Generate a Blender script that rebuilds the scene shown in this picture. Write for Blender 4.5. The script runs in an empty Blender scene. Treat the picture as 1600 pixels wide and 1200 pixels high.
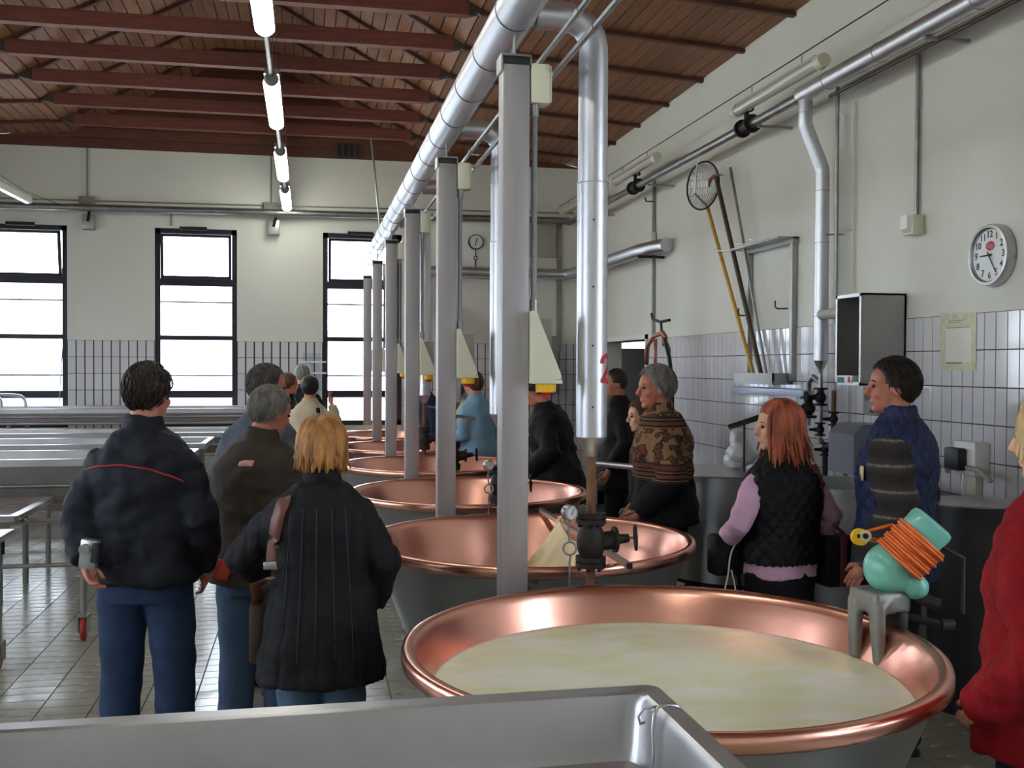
import bpy, bmesh, math, random
from mathutils import Vector, Matrix, noise, Euler
from mathutils.bvhtree import BVHTree
PI = math.pi
random.seed(7)
scn = bpy.context.scene
col = scn.collection

# ------------------------------------------------------------------ camera, sky, exposure
FPX, CAMH = 1600.0, 1.70
YAW, PITCH, ROLL = math.atan(321 / 1600.0), -math.atan(27 / 1600.0), 0.004
_f = Vector((math.sin(YAW) * math.cos(PITCH), math.cos(YAW) * math.cos(PITCH), math.sin(PITCH)))
_r0 = Vector((math.cos(YAW), -math.sin(YAW), 0.0))
_u0 = _r0.cross(_f)
_r = _r0 * math.cos(ROLL) + _u0 * math.sin(ROLL)
_u = _u0 * math.cos(ROLL) - _r0 * math.sin(ROLL)
CAM = Vector((0, 0, CAMH))
cd = bpy.data.cameras.new('camera'); cam = bpy.data.objects.new('camera', cd); col.objects.link(cam)
cd.sensor_fit = 'HORIZONTAL'; cd.sensor_width = 36.0; cd.lens = 36.0 * FPX / 1600.0
cd.clip_start = 0.05; cd.clip_end = 300
cam.matrix_world = Matrix(((_r.x, _u.x, -_f.x, CAM.x), (_r.y, _u.y, -_f.y, CAM.y), (_r.z, _u.z, -_f.z, CAM.z), (0, 0, 0, 1)))
scn.camera = cam

w = bpy.data.worlds.new('overcast_sky'); scn.world = w; w.use_nodes = True
nt = w.node_tree; bgn = nt.nodes['Background']
bgn.inputs[0].default_value = (0.86, 0.93, 1.0, 1); bgn.inputs[1].default_value = 10.5
vs = scn.view_settings
vs.view_transform = 'Standard'; vs.look = 'None'; vs.gamma = 1; vs.use_curve_mapping = False
vs.exposure = 0.17
scn.cycles.sample_clamp_indirect = 6.0

def on(x, y, X=None, Y=None, Z=None):
    """photo pixel -> point on the plane X=, Y= or Z="""
    d = _f + _r * ((x - 800) / FPX) + _u * ((600 - y) / FPX)
    if X is not None: t = (X - CAM.x) / d.x
    elif Y is not None: t = (Y - CAM.y) / d.y
    else: t = (Z - CAM.z) / d.z
    return CAM + d * t
def px(p):
    d = Vector(p) - CAM; z = d.dot(_f)
    if z <= 0.01: return (-9999, -9999, z)
    return (800 + FPX * d.dot(_r) / z, 600 - FPX * d.dot(_u) / z, z)

# ------------------------------------------------------------------ mesh helpers
class MB:
    def __init__(s): s.v = []; s.f = []
    def add(s, vs_, fs):
        o = len(s.v); s.v += [tuple(v) for v in vs_]; s.f += [tuple(i + o for i in f) for f in fs]; return s
    def box(s, a, b, ch=0.0, rot=None, pivot=None):
        x0, y0, z0 = [min(p, q) for p, q in zip(a, b)]; x1, y1, z1 = [max(p, q) for p, q in zip(a, b)]
        if ch <= 0:
            vs_ = [(x0,y0,z0),(x1,y0,z0),(x1,y1,z0),(x0,y1,z0),(x0,y0,z1),(x1,y0,z1),(x1,y1,z1),(x0,y1,z1)]
            fs = [(0,3,2,1),(4,5,6,7),(0,1,5,4),(1,2,6,5),(2,3,7,6),(3,0,4,7)]
        else:
            bm = bmesh.new(); bmesh.ops.create_cube(bm, size=1)
            for v in bm.verts:
                v.co = Vector(((x0+x1)/2 + v.co.x*(x1-x0), (y0+y1)/2 + v.co.y*(y1-y0), (z0+z1)/2 + v.co.z*(z1-z0)))
            bmesh.ops.bevel(bm, geom=bm.edges[:], offset=ch, segments=2, affect='EDGES', profile=0.5)
            bm.verts.index_update()
            vs_ = [v.co.copy() for v in bm.verts]; fs = [tuple(v.index for v in f.verts) for f in bm.faces]; bm.free()
        if rot is not None:
            pv = Vector(pivot if pivot is not None else ((x0+x1)/2, (y0+y1)/2, (z0+z1)/2))
            m = rot.to_matrix() if isinstance(rot, Euler) else rot
            vs_ = [m @ (Vector(v) - pv) + pv for v in vs_]
        return s.add(vs_, fs)
    def cyl(s, a, b, r, r2=None, n=20, cap=True):
        return s.tube([a, b], [r, r if r2 is None else r2], n, cap)
    def tube(s, pts, rad, n=12, cap=True, flat=1.0, upv=None, closed=False):
        pts = [Vector(p) for p in pts]; k = len(pts)
        if not hasattr(rad, '__len__'): rad = [rad] * k
        tg = []
        for i in range(k):
            if closed: d = pts[(i+1) % k] - pts[i-1]
            elif i == 0: d = pts[1] - pts[0]
            elif i == k-1: d = pts[-1] - pts[-2]
            else: d = (pts[i+1] - pts[i]).normalized() + (pts[i] - pts[i-1]).normalized()
            tg.append(d.normalized() if d.length > 1e-9 else Vector((0,0,1)))
        u = Vector(upv) if upv is not None else (Vector((0,0,1)) if abs(tg[0].z) < .9 else Vector((1,0,0)))
        vs_ = []
        for i in range(k):
            u = (u - tg[i] * u.dot(tg[i]))
            if u.length < 1e-6: u = Vector((1,0,0)) - tg[i] * tg[i].x
            u.normalize(); w_ = tg[i].cross(u)
            for j in range(n):
                a = 2*PI*j/n
                vs_.append(pts[i] + u*(math.cos(a)*rad[i]*flat) + w_*(math.sin(a)*rad[i]))
        fs = []
        for i in range(k if closed else k-1):
            i2 = (i+1) % k
            for j in range(n): fs.append((i*n+j, i*n+(j+1) % n, i2*n+(j+1) % n, i2*n+j))
        if cap and not closed:
            fs.append(tuple(range(n-1, -1, -1))); fs.append(tuple((k-1)*n+j for j in range(n)))
        return s.add(vs_, fs)
    def lathe(s, prof, n=48, c=(0,0,0), a0=0.0, a1=2*PI, m=None):
        full = abs(a1-a0-2*PI) < 1e-6; vs_ = []; fs = []; kk = n if full else n+1
        for (r, z) in prof:
            for j in range(kk):
                a = a0 + (a1-a0)*j/n
                p = Vector((r*math.cos(a), r*math.sin(a), z))
                if m is not None: p = m @ p
                vs_.append(p + Vector(c))
        for i in range(len(prof)-1):
            for j in range(n):
                j2 = (j+1) % kk
                fs.append((i*kk+j, i*kk+j2, (i+1)*kk+j2, (i+1)*kk+j))
        return s.add(vs_, fs)
    def ball(s, c, r, n=20, m=8+4, rot=None):
        r = r if hasattr(r, '__len__') else (r, r, r)
        vs_ = []; fs = []
        for i in range(1, m):
            t = PI*i/m
            for j in range(n):
                a = 2*PI*j/n
                vs_.append(Vector((r[0]*math.sin(t)*math.cos(a), r[1]*math.sin(t)*math.sin(a), r[2]*math.cos(t))))
        top = len(vs_); vs_.append(Vector((0,0,r[2]))); vs_.append(Vector((0,0,-r[2])))
        for i in range(m-2):
            for j in range(n): fs.append((i*n+j, (i+1)*n+j, (i+1)*n+(j+1) % n, i*n+(j+1) % n))
        for j in range(n):
            fs.append((top, j, (j+1) % n)); fs.append((top+1, (m-2)*n+(j+1) % n, (m-2)*n+j))
        if rot is not None: vs_ = [rot @ v for v in vs_]
        return s.add([v + Vector(c) for v in vs_], fs)
    def prism(s, poly, d):
        """closed polygon of 3-D points extruded by vector d"""
        n = len(poly); d = Vector(d)
        vs_ = [Vector(p) for p in poly] + [Vector(p) + d for p in poly]
        fs = [tuple(range(n-1, -1, -1)), tuple(range(n, 2*n))] + [(i, (i+1) % n, n+(i+1) % n, n+i) for i in range(n)]
        return s.add(vs_, fs)
    def torus(s, c, R, r, axis=(0,0,1), n=32, k=10, flat=1.0):
        ax = Vector(axis).normalized(); q = ax.to_track_quat('Z', 'Y')
        pts = [Vector(c) + q @ Vector((R*math.cos(2*PI*i/n), R*math.sin(2*PI*i/n), 0)) for i in range(n)]
        return s.tube(pts, r, k, closed=True, upv=ax, flat=flat)
    def loft(s, rings):
        n = len(rings[0]); o = []
        for r in rings: o += [Vector(p) for p in r]
        fs = [(i*n+j, i*n+(j+1) % n, (i+1)*n+(j+1) % n, (i+1)*n+j) for i in range(len(rings)-1) for j in range(n)]
        fs += [tuple(range(n-1, -1, -1)), tuple((len(rings)-1)*n+j for j in range(n))]
        return s.add(o, fs)
    def mesh(s, name, m=None, smooth=None):
        me = bpy.data.meshes.new(name); me.from_pydata(s.v, [], s.f); 
        bm = bmesh.new(); bm.from_mesh(me); bmesh.ops.recalc_face_normals(bm, faces=bm.faces); bm.to_mesh(me); bm.free()
        finish(me, m, smooth); return me
def finish(me, m, smooth):
    if m is not None: me.materials.append(m)
    if smooth is not None and smooth is not False:
        me.polygons.foreach_set('use_smooth', [True]*len(me.polygons))
        if smooth is not True:
            try: me.set_sharp_from_angle(angle=math.radians(smooth))
            except Exception: pass
    me.update()
def link(name, me, parent=None):
    o = bpy.data.objects.new(name, me); col.objects.link(o)
    if parent is not None:
        o.parent = parent
        o.matrix_parent_inverse = Matrix.LocRotScale(parent.location, parent.rotation_euler, parent.scale).inverted() if parent.parent is None else (Matrix.LocRotScale(parent.parent.location, parent.parent.rotation_euler, parent.parent.scale)).inverted() @ Matrix.Identity(4)
    return o
def part(parent, name, mb, m, smooth=35, label=None, kind=None):
    """a part built in the same coordinates as its thing (world, or the prototype's own)"""
    me = mb if isinstance(mb, bpy.types.Mesh) else mb.mesh(name, m, smooth)
    o = bpy.data.objects.new(name, me); col.objects.link(o); o.parent = parent
    root = parent if parent.parent is None else parent.parent
    if parent.parent is None:
        o.matrix_parent_inverse = Matrix.LocRotScale(root.location, root.rotation_euler, root.scale).inverted()
    # a sub-part's parent has identity local offset, so its inverse is the identity too
    if label: o['label'] = label
    if kind: o['kind'] = kind
    return o
def tag(o, label, cat, group=None):
    o['label'] = label; o['category'] = cat
    if group: o['group'] = group
    return o
def thing(name, label, cat, loc=(0,0,0), rz=0.0, group=None):
    o = bpy.data.objects.new(name, None); col.objects.link(o); o.location = loc; o.rotation_euler = (0,0,rz)
    o.empty_display_size = .1
    return tag(o, label, cat, group)
def single(name, mb, m, label, cat, group=None, smooth=35):
    """a thing that is one mesh: origin moved to the base of its bounding box"""
    me = mb.mesh(name, m, smooth)
    xs = [v.co.x for v in me.vertices]; ys = [v.co.y for v in me.vertices]; zs = [v.co.z for v in me.vertices]
    c = Vector(((min(xs)+max(xs))/2, (min(ys)+max(ys))/2, min(zs)))
    me.transform(Matrix.Translation(-c)); o = bpy.data.objects.new(name, me); col.objects.link(o); o.location = c
    return tag(o, label, cat, group)
def struct(name, mb, m, smooth=None):
    me = mb.mesh(name, m, smooth); o = bpy.data.objects.new(name, me); col.objects.link(o); o['kind'] = 'structure'; return o
def dup(root, loc=None, rz=None, label=None):
    r = root.copy(); col.objects.link(r)
    if loc is not None: r.location = loc
    if rz is not None: r.rotation_euler = (0,0,rz)
    if label: r['label'] = label
    for ch in list(root.children):
        c = ch.copy(); col.objects.link(c); c.parent = r
        for g in list(ch.children):
            d = g.copy(); col.objects.link(d); d.parent = c
    return r
_tmp = bpy.data.scenes.new('scratch')
def evaluated(o):
    _tmp.collection.objects.link(o)
    with bpy.context.temp_override(scene=_tmp, view_layer=_tmp.view_layers[0]):
        dg = bpy.context.evaluated_depsgraph_get()
        me = bpy.data.meshes.new_from_object(o.evaluated_get(dg))
    _tmp.collection.objects.unlink(o); dat = o.data; bpy.data.objects.remove(o)
    if isinstance(dat, bpy.types.Mesh): bpy.data.meshes.remove(dat)
    else: bpy.data.curves.remove(dat)
    return me
def fuse(mb, voxel=.01, smooth=3, name='m'):
    """one continuous surface out of overlapping shapes"""
    me = bpy.data.meshes.new(name); me.from_pydata(mb.v, [], mb.f)
    bm = bmesh.new(); bm.from_mesh(me); bmesh.ops.recalc_face_normals(bm, faces=bm.faces); bm.to_mesh(me); bm.free()
    o = bpy.data.objects.new('t', me)
    r = o.modifiers.new('r', 'REMESH'); r.mode = 'VOXEL'; r.voxel_size = voxel
    if smooth:
        k = o.modifiers.new('s', 'SMOOTH'); k.factor = .5; k.iterations = smooth
    return evaluated(o)
def displace(me, fn):
    n = len(me.vertices); co = [0.0]*(3*n); me.vertices.foreach_get('co', co)
    nr = [0.0]*(3*n); me.vertex_normals.foreach_get('vector', nr)
    for i in range(n):
        j = 3*i; d = fn(Vector(co[j:j+3]))
        co[j] += nr[j]*d; co[j+1] += nr[j+1]*d; co[j+2] += nr[j+2]*d
    me.vertices.foreach_set('co', co); me.update()
def text_mesh(txt, size, depth=.002, align='CENTER', bold=0.0):
    cu = bpy.data.curves.new('t', 'FONT'); cu.body = txt; cu.size = size; cu.extrude = depth/2
    cu.align_x = align; cu.offset = bold; cu.align_y = 'CENTER'; cu.resolution_u = 3
    return evaluated(bpy.data.objects.new('t', cu))
def arc(c, r, a0, a1, n, u, v):
    c = Vector(c); u = Vector(u); v = Vector(v)
    return [c + u*(r*math.cos(a0+(a1-a0)*i/n)) + v*(r*math.sin(a0+(a1-a0)*i/n)) for i in range(n+1)]

# ------------------------------------------------------------------ materials
def srgb(r, g, b):
    f = lambda c: (c/255/12.92) if c/255 <= .04045 else ((c/255+.055)/1.055)**2.4
    return (f(r), f(g), f(b))
def M(name, c, rough=.5, metal=0.0, var=0.0, vscale=6, bump=0.0, bscale=60, stretch=(1,1,1), rand=0.0, spec=.5, coat=0.0, rvar=0.0, emit=None, c2=None, sheen=0.0, aniso=0.0):
    m = bpy.data.materials.new(name); m.use_nodes = True; n = m.node_tree; b = n.nodes['Principled BSDF']; L = n.links.new
    b.inputs['Base Color'].default_value = (*c, 1); b.inputs['Roughness'].default_value = rough; b.inputs['Metallic'].default_value = metal
    b.inputs['Specular IOR Level'].default_value = spec; b.inputs['Coat Weight'].default_value = coat
    b.inputs['Sheen Weight'].default_value = sheen
    out = None
    if var or bump or rvar or c2:
        tc = n.nodes.new('ShaderNodeTexCoord'); mp = n.nodes.new('ShaderNodeMapping'); mp.inputs['Scale'].default_value = stretch
        L(tc.outputs['Object'], mp.inputs['Vector'])
    if var or rvar or c2:
        nz = n.nodes.new('ShaderNodeTexNoise'); nz.inputs['Scale'].default_value = vscale; nz.inputs['Detail'].default_value = 6
        L(mp.outputs[0], nz.inputs['Vector'])
        rp = n.nodes.new('ShaderNodeValToRGB'); rp.color_ramp.elements[0].position = .3; rp.color_ramp.elements[1].position = .7
        lo = c2 if c2 else tuple(max(0, x*(1-var)) for x in c); hi = c if c2 else tuple(min(1, x*(1+var)) for x in c)
        rp.color_ramp.elements[0].color = (*lo, 1); rp.color_ramp.elements[1].color = (*hi, 1)
        L(nz.outputs['Fac'], rp.inputs[0]); out = rp.outputs[0]
        if rvar:
            mr = n.nodes.new('ShaderNodeMapRange'); mr.inputs['From Min'].default_value = .3; mr.inputs['From Max'].default_value = .7
            mr.inputs['To Min'].default_value = max(.02, rough-rvar); mr.inputs['To Max'].default_value = rough+rvar
            L(nz.outputs['Fac'], mr.inputs['Value']); L(mr.outputs[0], b.inputs['Roughness'])
    if rand:
        oi = n.nodes.new('ShaderNodeObjectInfo'); hs = n.nodes.new('ShaderNodeHueSaturation')
        mr = n.nodes.new('ShaderNodeMapRange'); mr.inputs['To Min'].default_value = 1-rand; mr.inputs['To Max'].default_value = 1+rand
        L(oi.outputs['Random'], mr.inputs['Value']); L(mr.outputs[0], hs.inputs['Value'])
        if out: L(out, hs.inputs['Color'])
        else: hs.inputs['Color'].default_value = (*c, 1)
        out = hs.outputs[0]
    if out: L(out, b.inputs['Base Color'])
    if bump:
        n2 = n.nodes.new('ShaderNodeTexNoise'); n2.inputs['Scale'].default_value = bscale; n2.inputs['Detail'].default_value = 4
        L(mp.outputs[0], n2.inputs['Vector'])
        bp = n.nodes.new('ShaderNodeBump'); bp.inputs['Strength'].default_value = bump; bp.inputs['Distance'].default_value = .01
        L(n2.outputs['Fac'], bp.inputs['Height']); L(bp.outputs[0], b.inputs['Normal'])
    if emit:
        b.inputs['Emission Color'].default_value = (*emit[0], 1); b.inputs['Emission Strength'].default_value = emit[1]
    return m
def glass_mat(name, tint=(.96,.98,1), gloss=.12, rough=.02):
    m = bpy.data.materials.new(name); m.use_nodes = True; n = m.node_tree; n.nodes.clear()
    o = n.nodes.new('ShaderNodeOutputMaterial'); t = n.nodes.new('ShaderNodeBsdfTransparent'); g = n.nodes.new('ShaderNodeBsdfGlossy')
    mx = n.nodes.new('ShaderNodeMixShader'); fr = n.nodes.new('ShaderNodeLayerWeight'); fr.inputs[0].default_value = .5
    pw = n.nodes.new('ShaderNodeMath'); pw.operation = 'POWER'; pw.inputs[1].default_value = 4
    ad = n.nodes.new('ShaderNodeMath'); ad.operation = 'MULTIPLY_ADD'; ad.inputs[1].default_value = .8; ad.inputs[2].default_value = .03
    t.inputs[0].default_value = (*tint, 1); g.inputs['Roughness'].default_value = rough; g.inputs[0].default_value = (.9,.95,1,1)
    n.links.new(fr.outputs['Facing'], pw.inputs[0]); n.links.new(pw.outputs[0], ad.inputs[0]); n.links.new(ad.outputs[0], mx.inputs[0])
    n.links.new(t.outputs[0], mx.inputs[1]); n.links.new(g.outputs[0], mx.inputs[2]); n.links.new(mx.outputs[0], o.inputs[0])
    return m
m_wall = M('painted_plaster', srgb(214,213,203), .75, var=.035, vscale=1.6, bump=.12, bscale=90)
m_grout = M('wall_grout', srgb(58,56,60), .9)
m_tile = M('glazed_wall_tile', srgb(208,206,208), .07, rand=.035, spec=.5)
m_fgrout = M('floor_grout', srgb(70,66,58), .8)
m_ftile = M('clinker_floor_tile', srgb(150,146,132), .22, var=.12, vscale=2.2, rvar=.14, rand=.06, bump=.06, bscale=25)
m_plank = M('pine_plank', srgb(128,84,56), .6, var=.22, vscale=7, stretch=(8,.5,8), rand=.16, bump=.1, bscale=20)
m_rafter = M('rafter_wood', srgb(84,46,34), .6, var=.2, vscale=5, stretch=(1,6,6))
m_beam = M('red_stained_beam', srgb(112,60,48), .6, var=.25, vscale=5, stretch=(.7,8,8), rand=.08, bump=.1, bscale=15)
m_gable = M('dark_gable_board', srgb(96,56,40), .6, var=.25, vscale=6, stretch=(.6,6,8), rand=.12)
m_black = M('black_window_frame', srgb(24,26,40), .4)
m_glass = glass_mat('window_glass')
m_steel = M('brushed_steel', srgb(188,186,188), .34, .95, var=.1, vscale=4, rvar=.07, stretch=(1,1,1), bump=.03, bscale=180)
m_steel_d = M('dull_steel', srgb(162,162,160), .45, .75, var=.18, vscale=3, rvar=.1)
m_post = M('steel_post', srgb(168,163,165), .5, .55, var=.06, vscale=5, rvar=.04, stretch=(6,6,.6))
m_alu = M('aluminium_cladding', srgb(208,209,216), .38, .92, var=.03, vscale=2)
m_galv = M('galvanised_pipe', srgb(150,152,152), .38, .9, var=.15, vscale=12)
m_copper = M('polished_copper', srgb(246,180,160), .27, 1.0, var=.04, vscale=3, stretch=(1,1,.35))
m_jacket = M('vat_steel_jacket', srgb(166,168,168), .36, .85, var=.15, vscale=3, rvar=.1)
m_cream = M('cream_plastic', srgb(214,212,190), .45, var=.04)
m_cream_d = M('grey_plastic_plate', srgb(176,174,166), .45, var=.05)
m_yellow = M('yellow_plastic', srgb(236,190,20), .4)
m_dark = M('black_plastic', srgb(26,26,28), .45)
m_iron = M('black_cast_iron', srgb(38,33,31), .55, .3, var=.3, vscale=20, bump=.2, bscale=60)
m_rust = M('rusty_pipe', srgb(140,92,62), .6, .4, c2=srgb(92,70,56), vscale=18)
m_white = M('white_enamel', srgb(232,232,226), .35)
m_red = M('red_paint', srgb(196,36,52), .5)
m_grey = M('grey_paint', srgb(132,132,128), .5, var=.05)
m_rubber = M('dark_rubber', srgb(34,33,34), .6)
m_redrub = M('red_rubber', srgb(176,58,42), .5)
m_shoe = M('dark_steel_shoe', srgb(74,62,58), .55, .3)
# ------------------------------------------------------------------ the room
XW, XL, YB, YF = 3.55, -4.95, 13.10, -1.60      # right wall, left wall, back wall, wall behind the camera
ZT = 4.31
TH = .30
WZ0, WZ1 = .95, 3.375                            # window opening
BACKW = [(-3.785, -2.815), (-1.815, -.845), (.20, 1.19)]
def wall_with_holes(mb, axis, pos, th, a0, a1, z0, z1, holes):
    """wall slab; holes = (a_lo, a_hi, z_lo, z_hi), sorted"""
    def slab(p, q, r, s_):
        if q - p < 1e-4 or s_ - r < 1e-4: return
        if axis == 'Y': mb.box((p, pos, r), (q, pos+th, s_))
        else: mb.box((pos, p, r), (pos+th, q, s_))
    cur = a0
    for (h0, h1, k0, k1) in holes:
        slab(cur, h0, z0, z1); slab(h0, h1, z0, k0); slab(h0, h1, k1, z1); cur = h1
    slab(cur, a1, z0, z1)
wb = MB(); wall_with_holes(wb, 'Y', YB, TH, XL, XW, 0, ZT, [(a, b, WZ0, WZ1) for a, b in BACKW])
wall_back = struct('wall_back', wb, m_wall)
DOOR = (10.42, 12.25, 0, 2.0)
RIGHTW = [(-.9, .2), (.9, 2.0)]
wr = MB(); wall_with_holes(wr, 'X', XW, TH, YF-TH, YB+TH, 0, ZT+.14, [(a, b, WZ0, WZ1) for a, b in RIGHTW] + [DOOR])
wall_right = struct('wall_right', wr, m_wall)
LEFTW = [(y, y+1.1) for y in (-.6, 1.5, 3.6, 5.7, 7.8, 9.9)]
wl = MB(); wall_with_holes(wl, 'X', XL-TH, TH, YF-TH, YB+TH, 0, ZT+.14, [(a, b, WZ0, WZ1) for a, b in LEFTW])
wall_left = struct('wall_left', wl, m_wall)
FRONTW = []
wf = MB(); wall_with_holes(wf, 'Y', YF-TH, TH, XL, XW, 0, ZT+.04, [(a, b, WZ0, WZ1) for a, b in FRONTW])
wall_front = struct('wall_front', wf, m_wall)
fl = MB(); fl.box((XL-TH, YF-TH, -.2), (XW+TH+1.6, YB+TH, -.004))
floor = struct('floor', fl, m_fgrout)

# ---- floor tiles (each its own object where they show largest, the rest one mesh)
TX, TY, GR = .245, .118, .005
def tile_mesh(name, sx, sy, t, ch, m):
    mb = MB(); a, b = sx/2, sy/2
    mb.add([(-a,-b,0),(a,-b,0),(a,b,0),(-a,b,0),(-a,-b,t-ch),(a,-b,t-ch),(a,b,t-ch),(-a,b,t-ch),(-a+ch,-b+ch,t),(a-ch,-b+ch,t),(a-ch,b-ch,t),(-a+ch,b-ch,t)],
           [(0,1,5,4),(1,2,6,5),(2,3,7,6),(3,0,4,7),(4,5,9,8),(5,6,10,9),(6,7,11,10),(7,4,8,11),(8,9,10,11)])
    return mb.mesh(name, m), mb
ft_me, ft_mb = tile_mesh('floor_tile', TX-GR, TY-GR, .006, .0012, m_ftile)
cells = []
nx0, nx1 = int(XL/TX)-1, int(XW/TX)+1; ny0, ny1 = int(YF/TY)-1, int(YB/TY)+1
for i in range(nx0, nx1+1):
    for j in range(ny0, ny1+1):
        x, y = i*TX+.06, j*TY+.03
        if x-TX/2 < XL or x+TX/2 > XW or y-TY/2 < YF or y+TY/2 > YB: continue
        u, v, z = px((x, y, 0)); a = 0
        if z > 0 and 0 < u < 1600 and v < 1200:
            if (u < 640 and v < 1082) or (u > 1400 and v > 1060 and u < 1545) or (1070 < u < 1345 and 840 < v < 935): a = 1/z**3
        cells.append((a, x, y))
cells.sort(key=lambda c: -c[0])
def scatter(parent, name, me, mb, lst, to_m, limit=300):
    rest = MB()
    for k, q in enumerate(lst):
        mt = to_m(q)
        if k < limit and q[0] > 0:
            o = bpy.data.objects.new(name, me); col.objects.link(o); o.parent = parent; o.matrix_basis = mt
        else: rest.add([mt @ Vector(v) for v in mb.v], mb.f)
    if rest.v:
        me2 = bpy.data.meshes.new(name+'_field'); me2.from_pydata(rest.v, [], rest.f); me2.materials.append(me.materials[0])
        o = bpy.data.objects.new(name+'_field', me2); col.objects.link(o); o.parent = parent; o['kind'] = 'stuff'
scatter(floor, 'floor_tile', ft_me, ft_mb, cells, lambda q: Matrix.Translation((q[1], q[2], -.004)))

# ---- wall tiles, stack bonded up to two metres
PX, PZ = .0925, .20
wt_me, wt_mb = tile_mesh('wall_tile', PX-.0055, PZ-.0055, .006, .0015, m_tile)
def on_right(q):   # tile normal -> -X
    return Matrix(((0,0,-1,XW),(-1,0,0,q[1]),(0,1,0,q[2]),(0,0,0,1)))
lst = []
for i in range(int((YB-YF)/PX)):
    y = YB - .05 - i*PX
    for k in range(10):
        z = .1 + k*PZ
        if DOOR[0]-PX/2 < y < DOOR[1]+PX/2 or (z+.1 > WZ0 and any(a-PX/2 < y < b+PX/2 for a, b in RIGHTW)): continue
        u, v, d = px((XW, y, z)); a = 1/d**3 if (d > 0 and -20 < u < 1620 and v < 760) else 0
        lst.append((a, y, z))
lst.sort(key=lambda c: -c[0])
gb = MB(); gb.box((XW-.003, 2.0, 0), (XW, DOOR[0], 2.0)); gb.box((XW-.003, YF, 0), (XW, 2.0, .9)); gb.box((XW-.003, DOOR[1], 0), (XW, YB, 2.0))
part(wall_right, 'tile_grout', gb, m_grout)
scatter(wall_right, 'wall_tile', wt_me, wt_mb, lst, on_right)
def on_back(q):    # normal -> -Y
    return Matrix(((1,0,0,q[1]),(0,0,-1,YB),(0,1,0,q[2]),(0,0,0,1)))
lst = []; gb = MB(); spans = [(XL, BACKW[0][0]), (BACKW[0][1], BACKW[1][0]), (BACKW[1][1], BACKW[2][0]), (BACKW[2][1], XW)]
for (a, b) in spans:
    gb.box((a, YB-.003, 0), (b, YB, 2.0)); n_ = int((b-a)/.0955); w_ = (b-a)/max(1, n_)
    for i in range(n_):
        x = a + (i+.5)*w_
        for k in range(10):
            z = .1+k*PZ; u, v, d = px((x, YB, z))
            ok = 95 < u < 900 and v < 690
            lst.append(((2 if u < 640 else 1)/d if ok else 0, x, z))
lst.sort(key=lambda c: -c[0])
part(wall_back, 'tile_grout', gb, m_grout)
scatter(wall_back, 'wall_tile', wt_me, wt_mb, lst, on_back)

# ---- windows
_wn = [0]
def window(axis, a, b, pos, hopper):
    """black steel window, three lights over a low one; axis 'Y' = in the back wall"""
    _wn[0] += 1
    fr = MB()
    def bx(mb, p, q, z0, z1, d0, d1):
        if axis == 'Y': mb.box((p, pos+d0, z0), (q, pos+d1, z1))
        else: mb.box((pos+d0, p, z0), (pos+d1, q, z1))
    t = .062
    bx(fr, a, a+t, WZ0, WZ1, .0, .08); bx(fr, b-t, b, WZ0, WZ1, .0, .08)
    bx(fr, a, b, WZ1-t, WZ1, .0, .08); bx(fr, a, b, WZ0, WZ0+t, 0, .08)
    for z, h in ((2.72, .088), (2.04, .055), (1.345, .088)): bx(fr, a+t, b-t, z-h/2, z+h/2, .0, .08)
    o = struct('window_%d' % _wn[0], fr, m_black)
    for (z0, z1) in ((WZ0+t, 1.31), (1.38, 2.015), (2.065, 2.68)):
        g = MB(); bx(g, a+t, b-t, z0, z1, .036, .042); part(o, 'pane', g, m_glass)
    # the top light is a hopper sash tilted inwards
    s_ = MB(); gl = MB(); p, q, z0, z1 = a+t+.005, b-t-.005, 2.765, WZ1-t-.005
    for (x0, x1, y0, y1) in ((p, p+.035, z0, z1), (q-.035, q, z0, z1), (p, q, z0, z0+.035), (p, q, z1-.035, z1)): bx(s_, x0, x1, y0, y1, .0, .035)
    bx(gl, p+.03, q-.03, z0+.03, z1-.03, .014, .019)
    ang = math.radians(hopper)
    def tilt(v):
        v = Vector(v); d = v.z - z0
        if axis == 'Y': return Vector((v.x, v.y - d*math.sin(ang), z0 + d*math.cos(ang)))
        return Vector((v.x + (d*math.sin(ang) if pos < 0 else -d*math.sin(ang)), v.y, z0 + d*math.cos(ang)))
    for mb in (s_, gl): mb.v = [tuple(tilt(v)) for v in mb.v]
    so = part(o, 'hopper_sash', s_, m_black); part(so, 'pane', gl, m_glass)
    arm = MB(); mid = (a+b)/2
    if axis == 'Y': arm.box((mid-.19, pos-.07, WZ1-.02), (mid+.13, pos, WZ1+.02))
    else: arm.box((pos, mid-.16, WZ1-.02), (pos+(.07 if pos < 0 else -.07), mid+.16, WZ1+.02))
    part(o, 'sash_opener', arm, m_dark)
    bars = MB()
    for z in (2.49, 1.575): bx(bars, a, b, z-.011, z+.011, .2, .225)
    part(o, 'safety_rail', bars, m_grey)
    return o
for (a, b), h in zip(BACKW, (9, 5, 9)): window('Y', a, b, YB+.03, h)
for (a, b) in LEFTW: window('X', a, b, XL-.11, 6)
for (a, b) in RIGHTW: window('X', a, b, XW+.03, 0)
for (a, b) in FRONTW: window('Y', a, b, YF-.11, 0)
ca = MB(); cq = on(99, 560, Y=YB-.03); ca.tube([(-2.87, YB+.02, 1.95), (-2.885, YB-.02, 1.6), (-2.90, YB-.03, 1.2)], .006, 6)
single('casement_stay', ca, m_galv, 'thin metal stay rod hanging on the frame of the partly cropped window', 'rod')

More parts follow.
